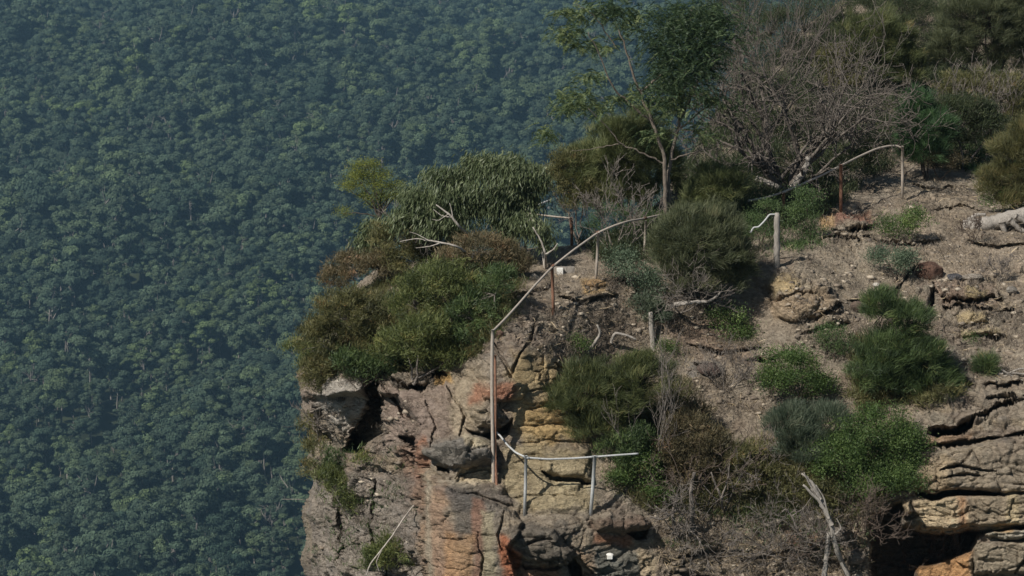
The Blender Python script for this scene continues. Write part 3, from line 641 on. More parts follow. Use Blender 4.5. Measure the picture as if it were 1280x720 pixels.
S('heath_shrub', 'olive scrub below the broom-like shrub in the gully', 'shrub', (1000,640), [(995,606,32,22),(1028,618,26,20)], 'heath', 'heath_olive', 'twig_grey', .8, .02)
S('small_green_bush', 'small ragged bush just above the big bright leafy bush', 'shrub', (1075,515), [(1072,500,16,10),(1088,508,14,9)], 'heath', 'heath_olive', 'twig_grey', .8, .01)
S('heath_shrub', 'thin brown-green scrub on the lip above the banded ledges', 'shrub', (1190,505), [(1185,492,22,9),(1160,505,18,10)], 'heath', 'heath_olive', 'twig_grey', .6, .01)
S('brown_heath_shrub', 'wispy reddish heath right of the spreading feathery shrub', 'shrub', (855,560), [(850,522,22,14),(872,515,18,12)], 'heath', 'heath_brown', 'twig_brown', .6, .012)
# behind and above
S('heath_shrub', 'brown-olive shrub left of the feathery yellow-green shrub on the skyline', 'shrub', (725,300), [(712,215,26,26),(735,245,32,25),(690,232,20,20)], 'heath', 'heath_olive', 'twig_grey', .9, .025)
S('leafy_shrub', 'dull green scrub between the back rail and the wattle trunks', 'shrub', (790,300), [(770,272,30,14),(815,280,25,16),(745,288,20,10)], 'small', 'leaf_mid', 'twig_grey', .7, .02)
S('heath_shrub', 'olive scrub right of the rail end post, below the grey-green corner bush', 'shrub', (1205,212), [(1200,150,40,30),(1235,165,28,28),(1185,180,24,18)], 'heath', 'scrub_dark', 'twig_grey', .8, .03)
S('heath_shrub', 'greener scrub with pale twigs above the right-hand track', 'shrub', (1245,160), [(1250,118,34,26),(1205,112,34,24),(1280,140,25,25)], 'heath', 'heath_olive', 'twig_grey', .75, .03)
S('leafy_shrub', 'dark leafy bush directly above the dead tangle, left of the round dark bush', 'shrub', (1010,120), [(1005,30,48,34),(962,38,38,30),(1040,70,26,30),(990,75,40,30)], 'small', 'scrub_dark', 'twig_grey', .7, .03)
S('leafy_shrub', 'very dark bush at the top edge between the two round bushes', 'shrub', (1140,90), [(1150,28,38,34),(1160,75,26,32),(1128,15,34,28)], 'small', 'scrub_dark', 'twig_grey', .8, .03)
S('leafy_shrub', 'dark green bush at the top edge right of the wattle crown', 'shrub', (925,130), [(925,20,38,34),(935,70,34,34),(905,95,30,28)], 'small', 'scrub_dark', 'twig_grey', .6, .03)
S('leafy_shrub', 'dense dark bush behind everything at the top edge', 'shrub', (1060,40), [(1050,-8,60,26),(1110,-5,50,28),(985,-12,40,24)], 'small', 'scrub_dark', 'twig_grey', .8, .03)
S('heath_shrub', 'yellowish small bush left of the round dark bush at the top', 'shrub', (1042,130), [(1040,78,22,18),(1050,100,26,18)], 'heath', 'heath_olive', 'twig_grey', .8, .02)
S('leafy_shrub', 'green thicket behind the timber post', 'shrub', (955,312), [(945,285,22,18),(960,262,18,14),(935,300,18,14)], 'small', 'leaf_mid', 'twig_brown', .8, .02)
S('leafy_shrub', 'green undergrowth bush at the foot of the bright blue-green shrub', 'shrub', (1175,225), [(1165,200,26,14),(1195,205,22,12)], 'small', 'heath_brown', 'twig_brown', .7, .02)
S('leafy_shrub', 'scrub bush behind the middle rail posts under the dead tangle', 'shrub', (1075,232), [(1068,205,28,18),(1095,188,22,20),(1040,215,18,12)], 'heath', 'scrub_dark', 'twig_grey', .5, .02)

S('leafy_shrub', 'dark scrub seen through the branches of the dead tangle', 'shrub', (975,205), [(935,165,40,30),(985,120,45,32),(1035,160,42,34),(915,205,24,22),(940,110,34,30),(1075,140,30,30)], 'small', 'scrub_dark', 'twig_grey', .6, .02, shift=2.0)
# tall wattle
def wattle():
    rng = np.random.default_rng(77)
    b = surf(836,300); Y = b[1]
    e = empty('wattle_tree', b, 'tall slender dark green wattle tree rising in front of the valley', 'tree')
    mb = MB()
    def line(pts, r0, r1, dy=0.0, k=7):
        q = np.array([P(x, y, Y+dy*i/(len(pts)-1)) for i, (x, y) in enumerate(pts)])-b
        t = np.linspace(0, 1, len(q)); tt = np.linspace(0, 1, 4*len(q)); q = np.stack([np.interp(tt, t, q[:, c]) for c in range(3)], -1)
        for _ in range(2): q[1:-1] = (q[:-2]+2*q[1:-1]+q[2:])/4
        q[1:-1] += rng.standard_normal(q[1:-1].shape)*.012
        tube(mb, q, np.linspace(r0, r1, len(q)), k); return q
    line([(835,302),(832,266),(832,215),(828,185),(815,150),(800,118),(790,90),(783,62),(770,30)], .055, .014, -.3)
    line([(836,302),(835,266),(836,215),(840,190),(850,150),(856,110),(860,60),(865,10)], .05, .02, .3)
    line([(850,150),(868,110),(882,78),(900,50)], .04, .012, .6); line([(815,152),(785,128),(765,110),(750,70),(735,40)], .03, .008, -.6)
    line([(832,205),(800,190),(775,180),(752,150),(735,135)], .022, .006, -.5); line([(775,180),(745,186),(715,188)], .012, .004, -.3)
    line([(800,118),(830,90),(845,60)], .03, .01, .2); line([(846,165),(875,140),(905,120)], .025, .008, .3); line([(770,60),(745,20),(720,5)], .015, .005, -.4)
    line([(838,200),(870,190),(895,180)], .02, .006, .3)
    link('trunk', mb.mesh('wattle_trunk', M['bark_tan'], True), e)
    mb = MB()
    sprays = [(855,20,48,22,120),(880,45,42,30,150),(835,60,32,28,110),(868,85,32,26,120),(830,98,22,22,70),(895,20,30,26,70),(725,15,30,12,34),(712,40,20,14,24),(735,55,30,9,26),(770,10,30,14,40),
              (722,118,24,10,26),(712,132,18,8,20),(745,135,16,10,16),(775,122,20,6,18),(800,112,14,10,12),(682,166,10,14,14),(735,95,18,7,14),(830,130,22,14,30),(890,125,25,15,26),(880,165,22,14,20),(820,165,22,10,14),(850,120,20,22,30),(790,30,18,20,22)]
    for (x, y, rx, ry, n) in sprays:
        c = P(x, y, Y)-b; m = Y/F
        for _ in range(int(n*(2.8 if n > 60 else 3.2))):
            o = c+rng.standard_normal(3)*np.array([rx*m*.52, .5 if n > 60 else .22, ry*m*.52])
            # one pinnate frond: a drooping midrib with paired leaflets
            a = rng.uniform(0, 2*PI); dr = nrm(np.array([math.cos(a), math.sin(a), rng.uniform(-.7, .25)])); L = rng.uniform(.18, .34); k = 11
            s = np.linspace(.08, 1, k); rib = o+dr*L*s[:, None]; rib[:, 2] -= .35*L*s**2
            sd = nrm(np.cross(dr, np.array([0, 0, 1.]))+rng.standard_normal(3)*.25)
            tb = np.clip(.45+.2*rng.standard_normal()+(.38 if n < 40 else 0), 0, 1)
            for sg in (-1, 1):
                d = nrm(sg*sd+dr*.55+np.array([0, 0, -.25])+rng.standard_normal((k, 3))*.12)
                leaves(mb, rib, d, (.075*(1-.55*s)+.015)*rng.uniform(.8, 1.2, k), np.full(k, .016), dr+rng.standard_normal((k, 3))*.3, np.clip(tb+.1*rng.standard_normal(k), 0, 1))
    link('crown', mb.mesh('wattle_crown', M['leaf_acacia']), e)
wattle()

def small_tree(name, label, foot, trunks, lumps, kind, mat, bark, dens, r0=.05, seed=5, wind=(0,0,0), depth=.9, cat='tree'):
    rng = np.random.default_rng(seed); b = surf(*foot); e = empty(name, b, label, cat)
    lm = px_lumps(b, lumps, depth); mb, tp = crown(lm, kind, rng, dens, wind)
    link('crown', mb.mesh(name+'_crown', M[mat]), e)
    lb = limbs(lm, tp, rng, r0*.5, .5, base=P(*trunks[-1], b[1])-b)
    q = np.array([P(x, y, b[1]) for x, y in trunks])-b; q[0, 2] -= .2
    tube(lb, q, np.linspace(r0, r0*.55, len(q)), 7)
    link('trunk', lb.mesh(name+'_trunk', M[bark], True), e)
small_tree('tea_tree', 'small yellow-green tree with layered flat clumps standing out against the forest', (482,345), [(482,345),(478,300),(474,272)],
           [(458,208,17,5),(446,222,15,5),(476,220,16,5),(436,236,11,5),(466,232,17,4),(493,234,11,5),(484,247,17,5),(455,246,10,4),(428,266,8,4),(500,245,8,4),(470,258,10,3)], 'small', 'leaf_yellow', 'bark_dark', 2.3, .045, 11, depth=1.0)
small_tree('drooping_gum', 'drooping grey-green gum with hanging leaves leaning over the left-hand thicket', (655,330), [(655,330),(640,290),(625,262)],
           [(605,225,36,26),(562,238,34,26),(528,256,30,24),(512,276,20,20),(645,220,30,24),(625,255,32,24),(665,228,18,22),(580,268,28,18),(640,285,26,20),(600,208,20,14),(545,280,26,18),(655,262,20,22)], 'gum', 'leaf_euc', 'bark_pale', 1.1, .05, 12, wind=(-.25, 0, 0))
small_tree('drooping_gum', 'small hanging gum sapling below the yellow-green tree', (478,352), [(480,352),(482,310),(484,290)],
           [(465,296,14,14),(460,310,12,14),(475,284,10,9)], 'gum', 'leaf_euc', 'bark_pale', 1.8, .02, 13)
small_tree('drooping_gum', 'dark hanging gum sprays beside the back rail post', (683,335), [(683,335),(676,300),(664,272)],
           [(668,290,14,12),(655,278,12,9),(682,302,9,12)], 'gum', 'leaf_euc', 'bark_pale', 1.3, .03, 14)

# dead tangle
def dead(name, label, foot, starts, depth, bark, cat='dead shrub', seed=1, **kw):
    rng = np.random.default_rng(seed); b = surf(*foot); e = empty(name, b, label, cat)
    st = []
    for (x0, y0, x1, y1, dy, r) in starts:
        p0 = P(x0, y0, b[1])-b; p1 = P(x1, y1, b[1])-b; d = p1-p0; d[1] += dy; st.append((p0, d, np.linalg.norm(d), r))
    mb, tips = dead_twigs(rng, st, depth, **kw)
    link('branches', mb.mesh(name+'_branches', M[bark], True), e); return e
e = dead('dead_tree', 'sprawling dead grey tree with a dense tangle of bare twigs above the middle rail', (985,246),
     [(985,246,1010,205,.1,.10),(985,246,950,205,-.4,.10),(975,225,1000,170,.1,.05),(985,240,1000,150,.3,.07),(950,208,905,165,-.2,.06),(1008,208,1050,170,.2,.05),(1000,200,990,130,.2,.05),(950,208,940,140,0,.05),(960,190,985,110,.3,.045),(1010,205,1075,150,.1,.045),(1015,225,1060,200,-.2,.035),(1000,215,1045,140,-.2,.04),(1040,180,1080,120,0,.03),(930,215,900,190,-.2,.03)],
     4, 'dead_wood', 'dead tree', 21, spread=.65, up=.15, kids=3, shrink=.74, rmin=.0075, curl=.2)
e = dead('dead_tree', 'darker bare limbs of a dead tree leaning right behind the wattle', (940,240), [(985,238,930,160,-.1,.07),(930,160,880,120,0,.045),(940,180,900,150,.1,.04),(930,165,905,95,.1,.04)], 4, 'bark_dark', 'dead tree', 22, spread=.5, up=.1, kids=2, rmin=.006)
dead('dead_shrub', 'upright bare grey shrub rising above the dead tangle on the left', (965,170), [(965,170,955,110,0,.04),(965,170,985,100,.1,.04),(965,170,935,105,0,.035),(965,165,1005,95,0,.035)], 4, 'dead_wood', 'dead shrub', 23, spread=.35, up=.8, kids=3, rmin=.005)
dead('dead_shrub', 'fan of bare arching twigs above the right end of the rail', (1060,190), [(1060,190,1050,130,0,.03),(1055,185,1090,110,0,.03),(1065,190,1100,160,0,.025)], 4, 'dead_wood', 'dead shrub', 24, spread=.5, up=.1, kids=2, rmin=.005)
dead('dead_shrub', 'purple-grey leafless shrub on the bare slope below the broad-leaved green shrub', (905,490), [(905,490,890,468,-.1,.012),(905,490,905,462,0,.012),(905,490,922,466,.1,.012),(905,490,935,478,0,.01)], 4, 'twig_grey', 'dead shrub', 25, spread=.6, up=.5, kids=3, rmin=.004)
dead('dead_shrub', 'grey leafless twigs under the big rounded she-oak', (850,392), [(850,392,835,370,-.5,.02),(850,392,860,365,-.6,.02),(850,392,878,380,-.5,.02)], 4, 'twig_grey', 'dead shrub', 26, spread=.6, up=.3, kids=3, rmin=.004)
dead('dead_shrub', 'bare brown brush in front of the dark cave', (1140,715), [(1140,715,1150,685,-.8,.015),(1140,715,1175,690,-.8,.015),(1140,715,1115,690,-.7,.015),(1140,715,1165,700,-1,.012)], 4, 'twig_brown', 'dead shrub', 27, spread=.45, up=.25, kids=3, rmin=.004)
dead('dead_shrub', 'small purple-grey dry bush above the stacked ledges at the right', (1248,352), [(1248,352,1240,338,0,.008),(1248,352,1256,338,0,.008),(1248,352,1248,336,0,.008)], 4, 'twig_grey', 'dead shrub', 28, spread=.7, up=.4, kids=3, rmin=.004)
dead('dead_shrub', 'dry dark bush under the near end of the fallen log', (1215,305), [(1215,305,1208,292,0,.01),(1215,305,1225,293,0,.01),(1215,305,1218,289,-.1,.01)], 4, 'twig_brown', 'dead shrub', 29, spread=.7, up=.4, kids=3, rmin=.004)
dead('dead_shrub', 'grey leafless brush right of the pinkish bush in the gully', (905,640), [(905,640,915,600,-.3,.02),(905,640,885,605,-.3,.02),(905,640,940,610,-.2,.018)], 5, 'twig_grey', 'dead shrub', 30, spread=.6, up=.2, kids=2, rmin=.004)
dead('dead_shrub', 'bare grey sprigs rising through the spreading feathery shrub', (815,600), [(815,600,805,540,-.6,.018),(815,600,825,530,-.6,.015),(815,600,840,555,-.5,.015),(815,600,790,560,-.6,.015)], 4, 'twig_grey', 'dead shrub', 31, spread=.35, up=.5, kids=2, rmin=.004)
dead('dead_shrub', 'grey bare brush in the upper right scrub', (1225,190), [(1225,190,1205,140,-.5,.02),(1225,190,1235,150,-.5,.02),(1225,190,1255,140,-.5,.02),(1225,185,1190,150,-.4,.02)], 4, 'twig_grey', 'dead shrub', 32, spread=.5, up=.3, kids=3, rmin=.005)
dead('dead_shrub', 'grey bare brush between the drooping gum and the rusty bush', (560,340), [(560,340,535,310,-.3,.018),(560,340,560,300,-.3,.018),(560,340,520,325,-.3,.015)], 4, 'twig_grey', 'dead shrub', 33, spread=.5, up=.4, kids=3, rmin=.005)
dead('dead_shrub', 'grey bare scrub behind the second rail post', (770,320), [(770,325,750,285,.2,.015),(770,325,775,280,.2,.015),(770,325,800,290,.2,.015),(770,320,730,300,.2,.012)], 4, 'twig_grey', 'dead shrub', 34, spread=.5, up=.3, kids=3, rmin=.005)
dead('dead_shrub', 'roots and bare sprigs hanging on the pale left buttress', (425,560), [(425,555,410,520,-.3,.012),(425,555,432,510,-.3,.012),(420,545,400,530,-.3,.01)], 4, 'twig_grey', 'dead shrub', 35, spread=.5, up=.3, kids=2, rmin=.004)
dead('dead_shrub', 'mat of bare grey twigs at the bottom of the gully', (960,690), [(960,690,930,668,-.3,.015),(960,690,975,655,-.4,.015),(960,690,1000,665,-.3,.015),(960,690,905,690,-.3,.012)], 4, 'twig_grey', 'dead shrub', 36, spread=.6, up=.1, kids=3, rmin=.004)

dead('dead_shrub', 'tangle of exposed grey roots around the thin leaning trunk', (850,672), [(850,672,830,650,-.4,.02),(850,672,862,645,-.4,.02),(850,660,880,655,-.4,.018),(850,640,835,620,-.4,.018)], 4, 'twig_grey', 'dead shrub', 37, spread=.6, up=.0, kids=3, rmin=.004)
dead('dead_shrub', 'brown leafless brush under the pinkish bush', (880,640), [(880,640,865,600,-.6,.018),(880,640,895,600,-.6,.018),(880,640,910,620,-.5,.016),(880,640,850,620,-.5,.016)], 5, 'twig_brown', 'dead shrub', 38, spread=.6, up=.2, kids=2, rmin=.005)
dead('dead_shrub', 'grey snarl of twigs left of the splintered silver trunk', (1000,700), [(1000,700,985,665,-.4,.018),(1000,700,1020,660,-.4,.018),(1000,690,1025,680,-.4,.016),(1000,700,970,690,-.4,.016)], 4, 'twig_grey', 'dead shrub', 39, spread=.65, up=.1, kids=3, rmin=.004)
dead('dead_shrub', 'dark woody brush in the shade under the bright leafy bush', (1070,670), [(1070,670,1060,640,-.6,.018),(1070,670,1085,645,-.6,.018),(1070,665,1045,650,-.6,.016)], 4, 'twig_brown', 'dead shrub', 40, spread=.6, up=.2, kids=3, rmin=.004)
# bare poles, logs and limbs traced in the photograph
def limb(name, label, cat, lines, bark, seed, lift=0.0, dy=-.15, k=8, rough=.12, wob=.03, Y=None):
    rng = np.random.default_rng(seed); x, y = lines[0][0][0]; b = surf(x, y, lift) if Y is None else P(x, y, Y); e = empty(name, b, label, cat)
    for i, (pts, r0, r1, *o) in enumerate(lines):
        mb = MB(); off = o[0] if o else dy
        q = np.array([P(px, py, b[1]+(off if j else (off if i else 0))) if True else 0 for j, (px, py) in enumerate(pts)])-b
        t = np.linspace(0, 1, len(q)); tt = np.linspace(0, 1, 5*len(q)); q = np.stack([np.interp(tt, t, q[:, c]) for c in range(3)], -1)
        for _ in range(3): q[1:-1] = (q[:-2]+2*q[1:-1]+q[2:])/4
        q[1:-1] += rng.standard_normal(q[1:-1].shape)*wob*r0*3
        tube(mb, q, np.linspace(r0, r1, len(q)), k, .5, True, rng, rough)
        link('trunk' if i == 0 else 'branch', mb.mesh(name+'_limb', M[bark], True), e)
    return e
limb('fallen_log', 'grey fallen log with splayed roots lying at the right edge of the track', 'log', [([(1206,284),(1225,281),(1250,277),(1290,264),(1330,250)], .17, .15, -.1), ([(1252,278),(1256,290),(1250,298)], .07, .03, -.3), ([(1262,274),(1275,288),(1300,292)], .07, .04, -.35), ([(1270,270),(1290,282),(1310,280)], .06, .04, -.4), ([(1210,275),(1222,268),(1232,268)], .05, .03, 0)], 'wood_weathered', 41, lift=.1, k=9)
limb('driftwood_trunk', 'splintered silver dead trunk standing in the gully above the bottom edge', 'dead tree', [([(1062,724),(1046,690),(1038,655),(1028,630),(1015,610)], .055, .045, -.5), ([(1028,632),(1016,604),(1002,592)], .05, .02, -.55), ([(1032,636),(1022,614),(1008,600)], .03, .006, -.45), ([(1026,624),(1012,606),(1005,590)], .022, .005, -.6), ([(1036,648),(1030,622),(1020,606)], .02, .005, -.66), ([(1044,668),(1052,660),(1046,648)], .02, .006, -.6), ([(1040,656),(1026,628),(1004,606)], .045, .02, -.62), ([(1030,724),(1034,690),(1036,665)], .05, .04, -.45), ([(1062,724),(1050,700),(1062,720)], .03, .02, -.5)], 'wood_weathered', 42, rough=.22)
limb('dead_branch', 'curved pale bare branch left of the splintered trunk', 'branch', [([(1008,700),(1000,670),(990,645),(982,636),(978,640)], .022, .016, -.4), ([(1002,676),(1020,680),(1032,684)], .018, .01, -.45), ([(990,645),(1004,636),(1014,622)], .014, .006, -.4), ([(996,664),(980,650),(962,648)], .014, .006, -.4)], 'twig_grey', 43)
limb('tree_stump', 'grey bare trunk below the pinkish bush, thickest of the pair', 'dead tree', [([(863,662),(866,640),(863,612),(868,590)], .05, .032, -.25)], 'twig_grey', 44)
limb('tree_stump', 'thin leaning grey trunk left of the thick bare one', 'dead tree', [([(846,672),(842,648),(840,640),(846,618)], .03, .018, -.25), ([(840,642),(828,650),(812,645)], .025, .012, -.3), ([(842,645),(830,640),(818,632)], .02, .01, -.35)], 'twig_grey', 45)
limb('dead_branch', 'forked grey dead limb right of the thick bare trunk', 'branch', [([(903,640),(902,622),(893,603),(889,590)], .03, .013, -.4), ([(902,622),(910,600),(912,580)], .018, .01, -.4)], 'twig_grey', 46)
limb('dead_branch', 'long fallen pale pole on the slope above the gully', 'branch', [([(885,495),(905,506),(930,518),(958,530)], .03, .02, -.08)], 'twig_grey', 47)
limb('dead_branch', 'fallen stick slanting down to the bottom edge of the gully', 'branch', [([(950,672),(965,692),(982,718)], .03, .018, -.12)], 'twig_grey', 48)
limb('dead_branch', 'pale bare branch arching out of the thicket near its left end', 'branch', [([(590,322),(572,308),(545,302),(530,300)], .028, .014, -.7), ([(545,302),(520,298),(500,302)], .012, .006, -.7), ([(552,303),(538,308),(520,310)], .012, .005, -.7), ([(535,300),(520,292),(512,290)], .009, .004, -.75)], 'bark_pale', 49, Y=float(surf(605,365)[1])-.15)
limb('dead_branch', 'white forked branch under the drooping gum', 'branch', [([(592,300),(575,284),(562,268),(545,256)], .035, .014, -.7), ([(566,272),(552,270),(542,262)], .014, .006, -.7), ([(566,272),(564,260),(562,254)], .012, .006, -.7), ([(560,268),(548,276),(540,274)], .010, .005, -.75)], 'bark_pale', 50, Y=float(surf(655,330)[1])-.25)
limb('dead_branch', 'long thin pale branch hanging across the left cliff beside the pillar', 'branch', [([(517,632),(503,650),(492,668),(478,686),(462,706),(458,720)], .016, .012, -.7), ([(478,686),(470,702),(474,715)], .010, .005, -.7)], 'bark_pale', 51, lift=0)
limb('dead_branch', 'thin horizontal bare twig poking out left over the void', 'branch', [([(392,628),(376,624),(352,624)], .007, .003, -.3)], 'bark_pale', 52)
limb('dead_branch', 'short curved driftwood piece lying on the brown soil below the second rail post', 'branch', [([(764,428),(768,416),(782,418),(795,424)], .035, .02, -.06)], 'wood_weathered', 53)
limb('dead_branch', 'curved dark root on the soil above the small green bush', 'branch', [([(735,440),(744,428),(751,416),(746,406)], .035, .02, -.05)], 'wood_weathered', 54)
limb('dead_branch', 'grey horizontal bough showing beneath the big rounded she-oak', 'branch', [([(830,384),(850,380),(868,378),(890,376),(902,364)], .05, .02, -.7)], 'wood_weathered', 55)
limb('dead_branch', 'pale stick leaning in the scrub right of the rail end post', 'branch', [([(1210,182),(1198,170),(1186,160)], .03, .018, -.5)], 'bark_pale', 56)
limb('dead_branch', 'heavy grey bough curving up behind the middle rail', 'branch', [([(985,244),(975,236),(958,228),(945,222)], .10, .07, -.4), ([(985,240),(998,225),(1008,208),(1010,196)], .09, .06, -.3)], 'wood_weathered', 57)
limb('dead_branch', 'white twisted trunk between the drooping gum and the white block', 'branch', [([(682,335),(682,318),(676,300),(666,284)], .028, .012, -.5), ([(682,318),(692,312),(697,304)], .02, .008, -.5)], 'bark_pale', 58)
limb('dead_branch', 'pale jumbled sticks on the slope right of the grass tuft', 'branch', [([(1248,468),(1262,466),(1285,468)], .03, .02, -.1), ([(1250,474),(1270,462),(1284,460)], .025, .015, -.1), ([(1252,462),(1268,472),(1280,476)], .02, .015, -.12)], 'wood_weathered', 59)
limb('dead_branch', 'pale bent twig on the slope left of the grass tuft', 'branch', [([(1200,452),(1206,460),(1208,470)], .02, .012, -.1), ([(1206,460),(1212,452),(1216,448)], .012, .008, -.1)], 'wood_weathered', 60)

# ------------------------------------------------------------------ railings
def pipe(parent, name, pts, r, mat, k=10, smooth_it=0):
    mb = MB(); q = np.array(pts, float)
    if smooth_it:
        t = np.linspace(0, 1, len(q)); s = np.concatenate([[0], np.cumsum(np.linalg.norm(np.diff(q, axis=0), axis=1))]); tt = np.linspace(0, s[-1], 6*len(q))
        q = np.stack([np.interp(tt, s, q[:, c]) for c in range(3)], -1)
        for _ in range(smooth_it): q[1:-1] = (q[:-2]+2*q[1:-1]+q[2:])/4
    tube(mb, q, r, k); return link(name, mb.mesh(name, M[mat], True), parent)
def post_pts(x0, y0, x1, y1, Y=None, sink=.12):
    b = surf(x1, y1); Yb = b[1] if Y is None else Y
    a = P(x0, y0, Yb); c = P(x1, y1, Yb); c[2] -= sink; return a, c
def railing(label, posts, rail, group=None, tall=None, r=.023, railmat='pipe'):
    b0 = surf(posts[0][2], posts[0][3]); e = empty('safety_railing', b0, label, 'railing', group)
    for (x0, y0, x1, y1, m, rr) in posts:
        a, c = post_pts(x0, y0, x1, y1); mid = (a+c)/2+np.array([.004, 0, 0])
        p = pipe(e, 'post', np.array([a+[0, 0, .02], mid, c])-b0, rr, m)
    q = []
    for (x, y, ref) in rail:                       # ref: index of the nearest post, for distance; or a number
        Y = surf(posts[ref][2], posts[ref][3])[1] if isinstance(ref, int) else ref
        q.append(P(x, y, Y)-b0)
    if rail:
        pipe(e, 'handrail', q, r, railmat, smooth_it=2)
        for k_ in range(1, len(q)-1):
            if any(abs(rail[k_][0]-pp[0]) < 3 and abs(rail[k_][1]-pp[1]) < 5 for pp in posts):
                d_ = nrm(q[k_+1]-q[k_-1]); pipe(e, 'fitting', [q[k_]-d_*.055, q[k_], q[k_]+d_*.055], r*1.45, posts[0][4], 8)
    return e, b0
def Yp(x, y): return float(surf(x, y)[1])
y0_, y1_, y2_, y3_ = Yp(620,605), Yp(691,392), Yp(745,353), Yp(812,335)
Yt = y0_+.1
e, b0 = railing('bent pipe railing climbing the narrow ridge from the tall pole to the big rounded bush', [(690,336,692,393,'rust',.034),(748,292,744,354,'pipe',.03),(807,277,805,322,'pipe',.028)],
        [(616,414,Yt),(632,398,Yt+(y1_-Yt)*.2),(650,378,Yt+(y1_-Yt)*.45),(670,355,Yt+(y1_-Yt)*.72),(691,333,y1_),(715,314,y1_+.5),(747,291,y2_),(765,283,y2_+.2),(783,277,y2_+.5),(806,273,y3_),(828,268,y3_+.6)])
# tall pair of pipes down the drop, standing on the pillar top
base = surf(620,604)
pipe(e, 'tall_pole', np.array([P(616,412,Yt), P(615,440,Yt), P(615,500,Yt), P(617,604,base[1])-[0,0,.08]])-b0, .034, 'pipe', smooth_it=2)
pipe(e, 'tall_pole', np.array([P(619,444,Yt), P(619.5,500,Yt), P(619,560,Yt), P(621,608,base[1]-.05)-[0,0,.08]])-b0, .026, 'rust', smooth_it=2)
Yl = base[1]; Ya = Yp(656,641); Yc = Yp(739,641)
railing('low grey galvanised railing along the edge of the rock platform', [(657.5,571,655.5,641,'galv',.032),(743.5,571,738,641,'galv',.036)],
        [(617,537,Yl+.5),(624,543,Yl+.45),(634,556,Yl+.2),(645,566,Ya+.1),(658,572,Ya),(685,574,Ya),(715,573,Yc),(743,571,Yc),(770,569,Yc),(798,567,Yc+.1)], railmat='galv', r=.019)
YA, YB2, YC2 = Yp(1128,247), Yp(1051,263), Yp(980,276)
railing('pipe railing running uphill to a bent end post at the top of the track', [(1128,184,1128,248,'pipe',.034),(1051,207,1051,264,'rust',.04),(979,241,980,276,'rust',.04)],
        [(935,251,YC2-.2),(958,247,YC2),(980,240,YC2),(1005,229,(YC2+YB2)/2),(1030,218,YB2),(1051,207,YB2),(1075,195,(YB2+YA)/2),(1095,186,YA-.4),(1112,182,YA-.1),(1124,182,YA),(1128,186,YA)], r=.023)
YD = Yp(715,307)
railing('thin weathered railing at the far edge behind the white block', [(714,273,715,308,'rust',.034),(656,258,657,318,'pipe',.03)],
        [(622,263,YD),(640,265,YD),(656,266,YD),(685,270,YD),(716,273,YD)], r=.02)
b = surf(657,318)
e = empty('loose_rail', P(663,258,YD), 'short loose grey rail rising behind the weathered back railing', 'rail'); pipe(e, 'bar', np.array([P(648,262,YD-.1),P(672,256,YD),(P(690,249,YD))])-P(663,258,YD), .018, 'galv')
# timber posts
def timber(label, x0, y0, x1, y1, w, seed, tilt=0.0):
    rng = np.random.default_rng(seed); a, c = post_pts(x0, y0, x1, y1); o = (surf(x1, y1)); e = empty('timber_post', o, label, 'post')
    mb = MB(); k = 12; h = a[2]-c[2]; n = 14; pts = np.linspace(c, a, n)-o; pts[:, 0] += rng.standard_normal(n)*.004
    rad = w*.5*(1+.05*rng.standard_normal(n)); rad[-1] *= .72; tube(mb, pts, rad, k, .5, True, rng, .08)
    link('shaft', mb.mesh('timber_shaft', M['wood_weathered'], True), e); return e, o
e, o = timber('thick grey timber post at the right side of the big rounded she-oak', 971, 266, 971, 334, .125, 61)
pipe(e, 'wire', np.array([P(971,268,o[1]),P(962,268,o[1]-.03),(P(955,277,o[1]-.08)),P(948,284,o[1]-.1),P(942,284,o[1]-.1),P(938,291,o[1]-.15)])-o, .018, 'galv', smooth_it=2)
e, o = timber('short split grey stump post on the bare soil', 813, 390, 817, 431, .10, 62)
# white block on the crest, small white marker low on the rock
def boxm(lo, hi, mat, bev=.012):
    import bmesh
    bm = bmesh.new(); bmesh.ops.create_cube(bm, size=1)
    for v in bm.verts: v.co = [(lo[i]+hi[i])/2+v.co[i]*(hi[i]-lo[i]) for i in range(3)]
    bmesh.ops.bevel(bm, geom=bm.edges[:], offset=bev, segments=2, affect='EDGES'); me = bpy.data.meshes.new('box'); bm.to_mesh(me); bm.free(); me.materials.append(M[mat]); return me
b = surf(700,342); e = empty('white_block', b, 'small white block on the crest beside the first rusty rail post', 'block')
link('body', boxm((-.07, -.05, -.02), (.07, .05, .13), 'white'), e); link('backboard', boxm((-.17, .052, -.02), (.30, .12, .14), 'wood_weathered'), e)
b = surf(764,696); e = empty('white_marker', b, 'tiny white marker on the dark rock near the bottom edge', 'marker')
link('body', boxm((-.055, -.12, -.03), (.055, .03, .05), 'white', .01)
     , e)
mb = MB(); tube(mb, [(0, -.05, .05), (0, -.05, .07), (0, -.05, .085)], [.075, .06, .015], 8); link('cap', mb.mesh('cap', M['white'], True), e)

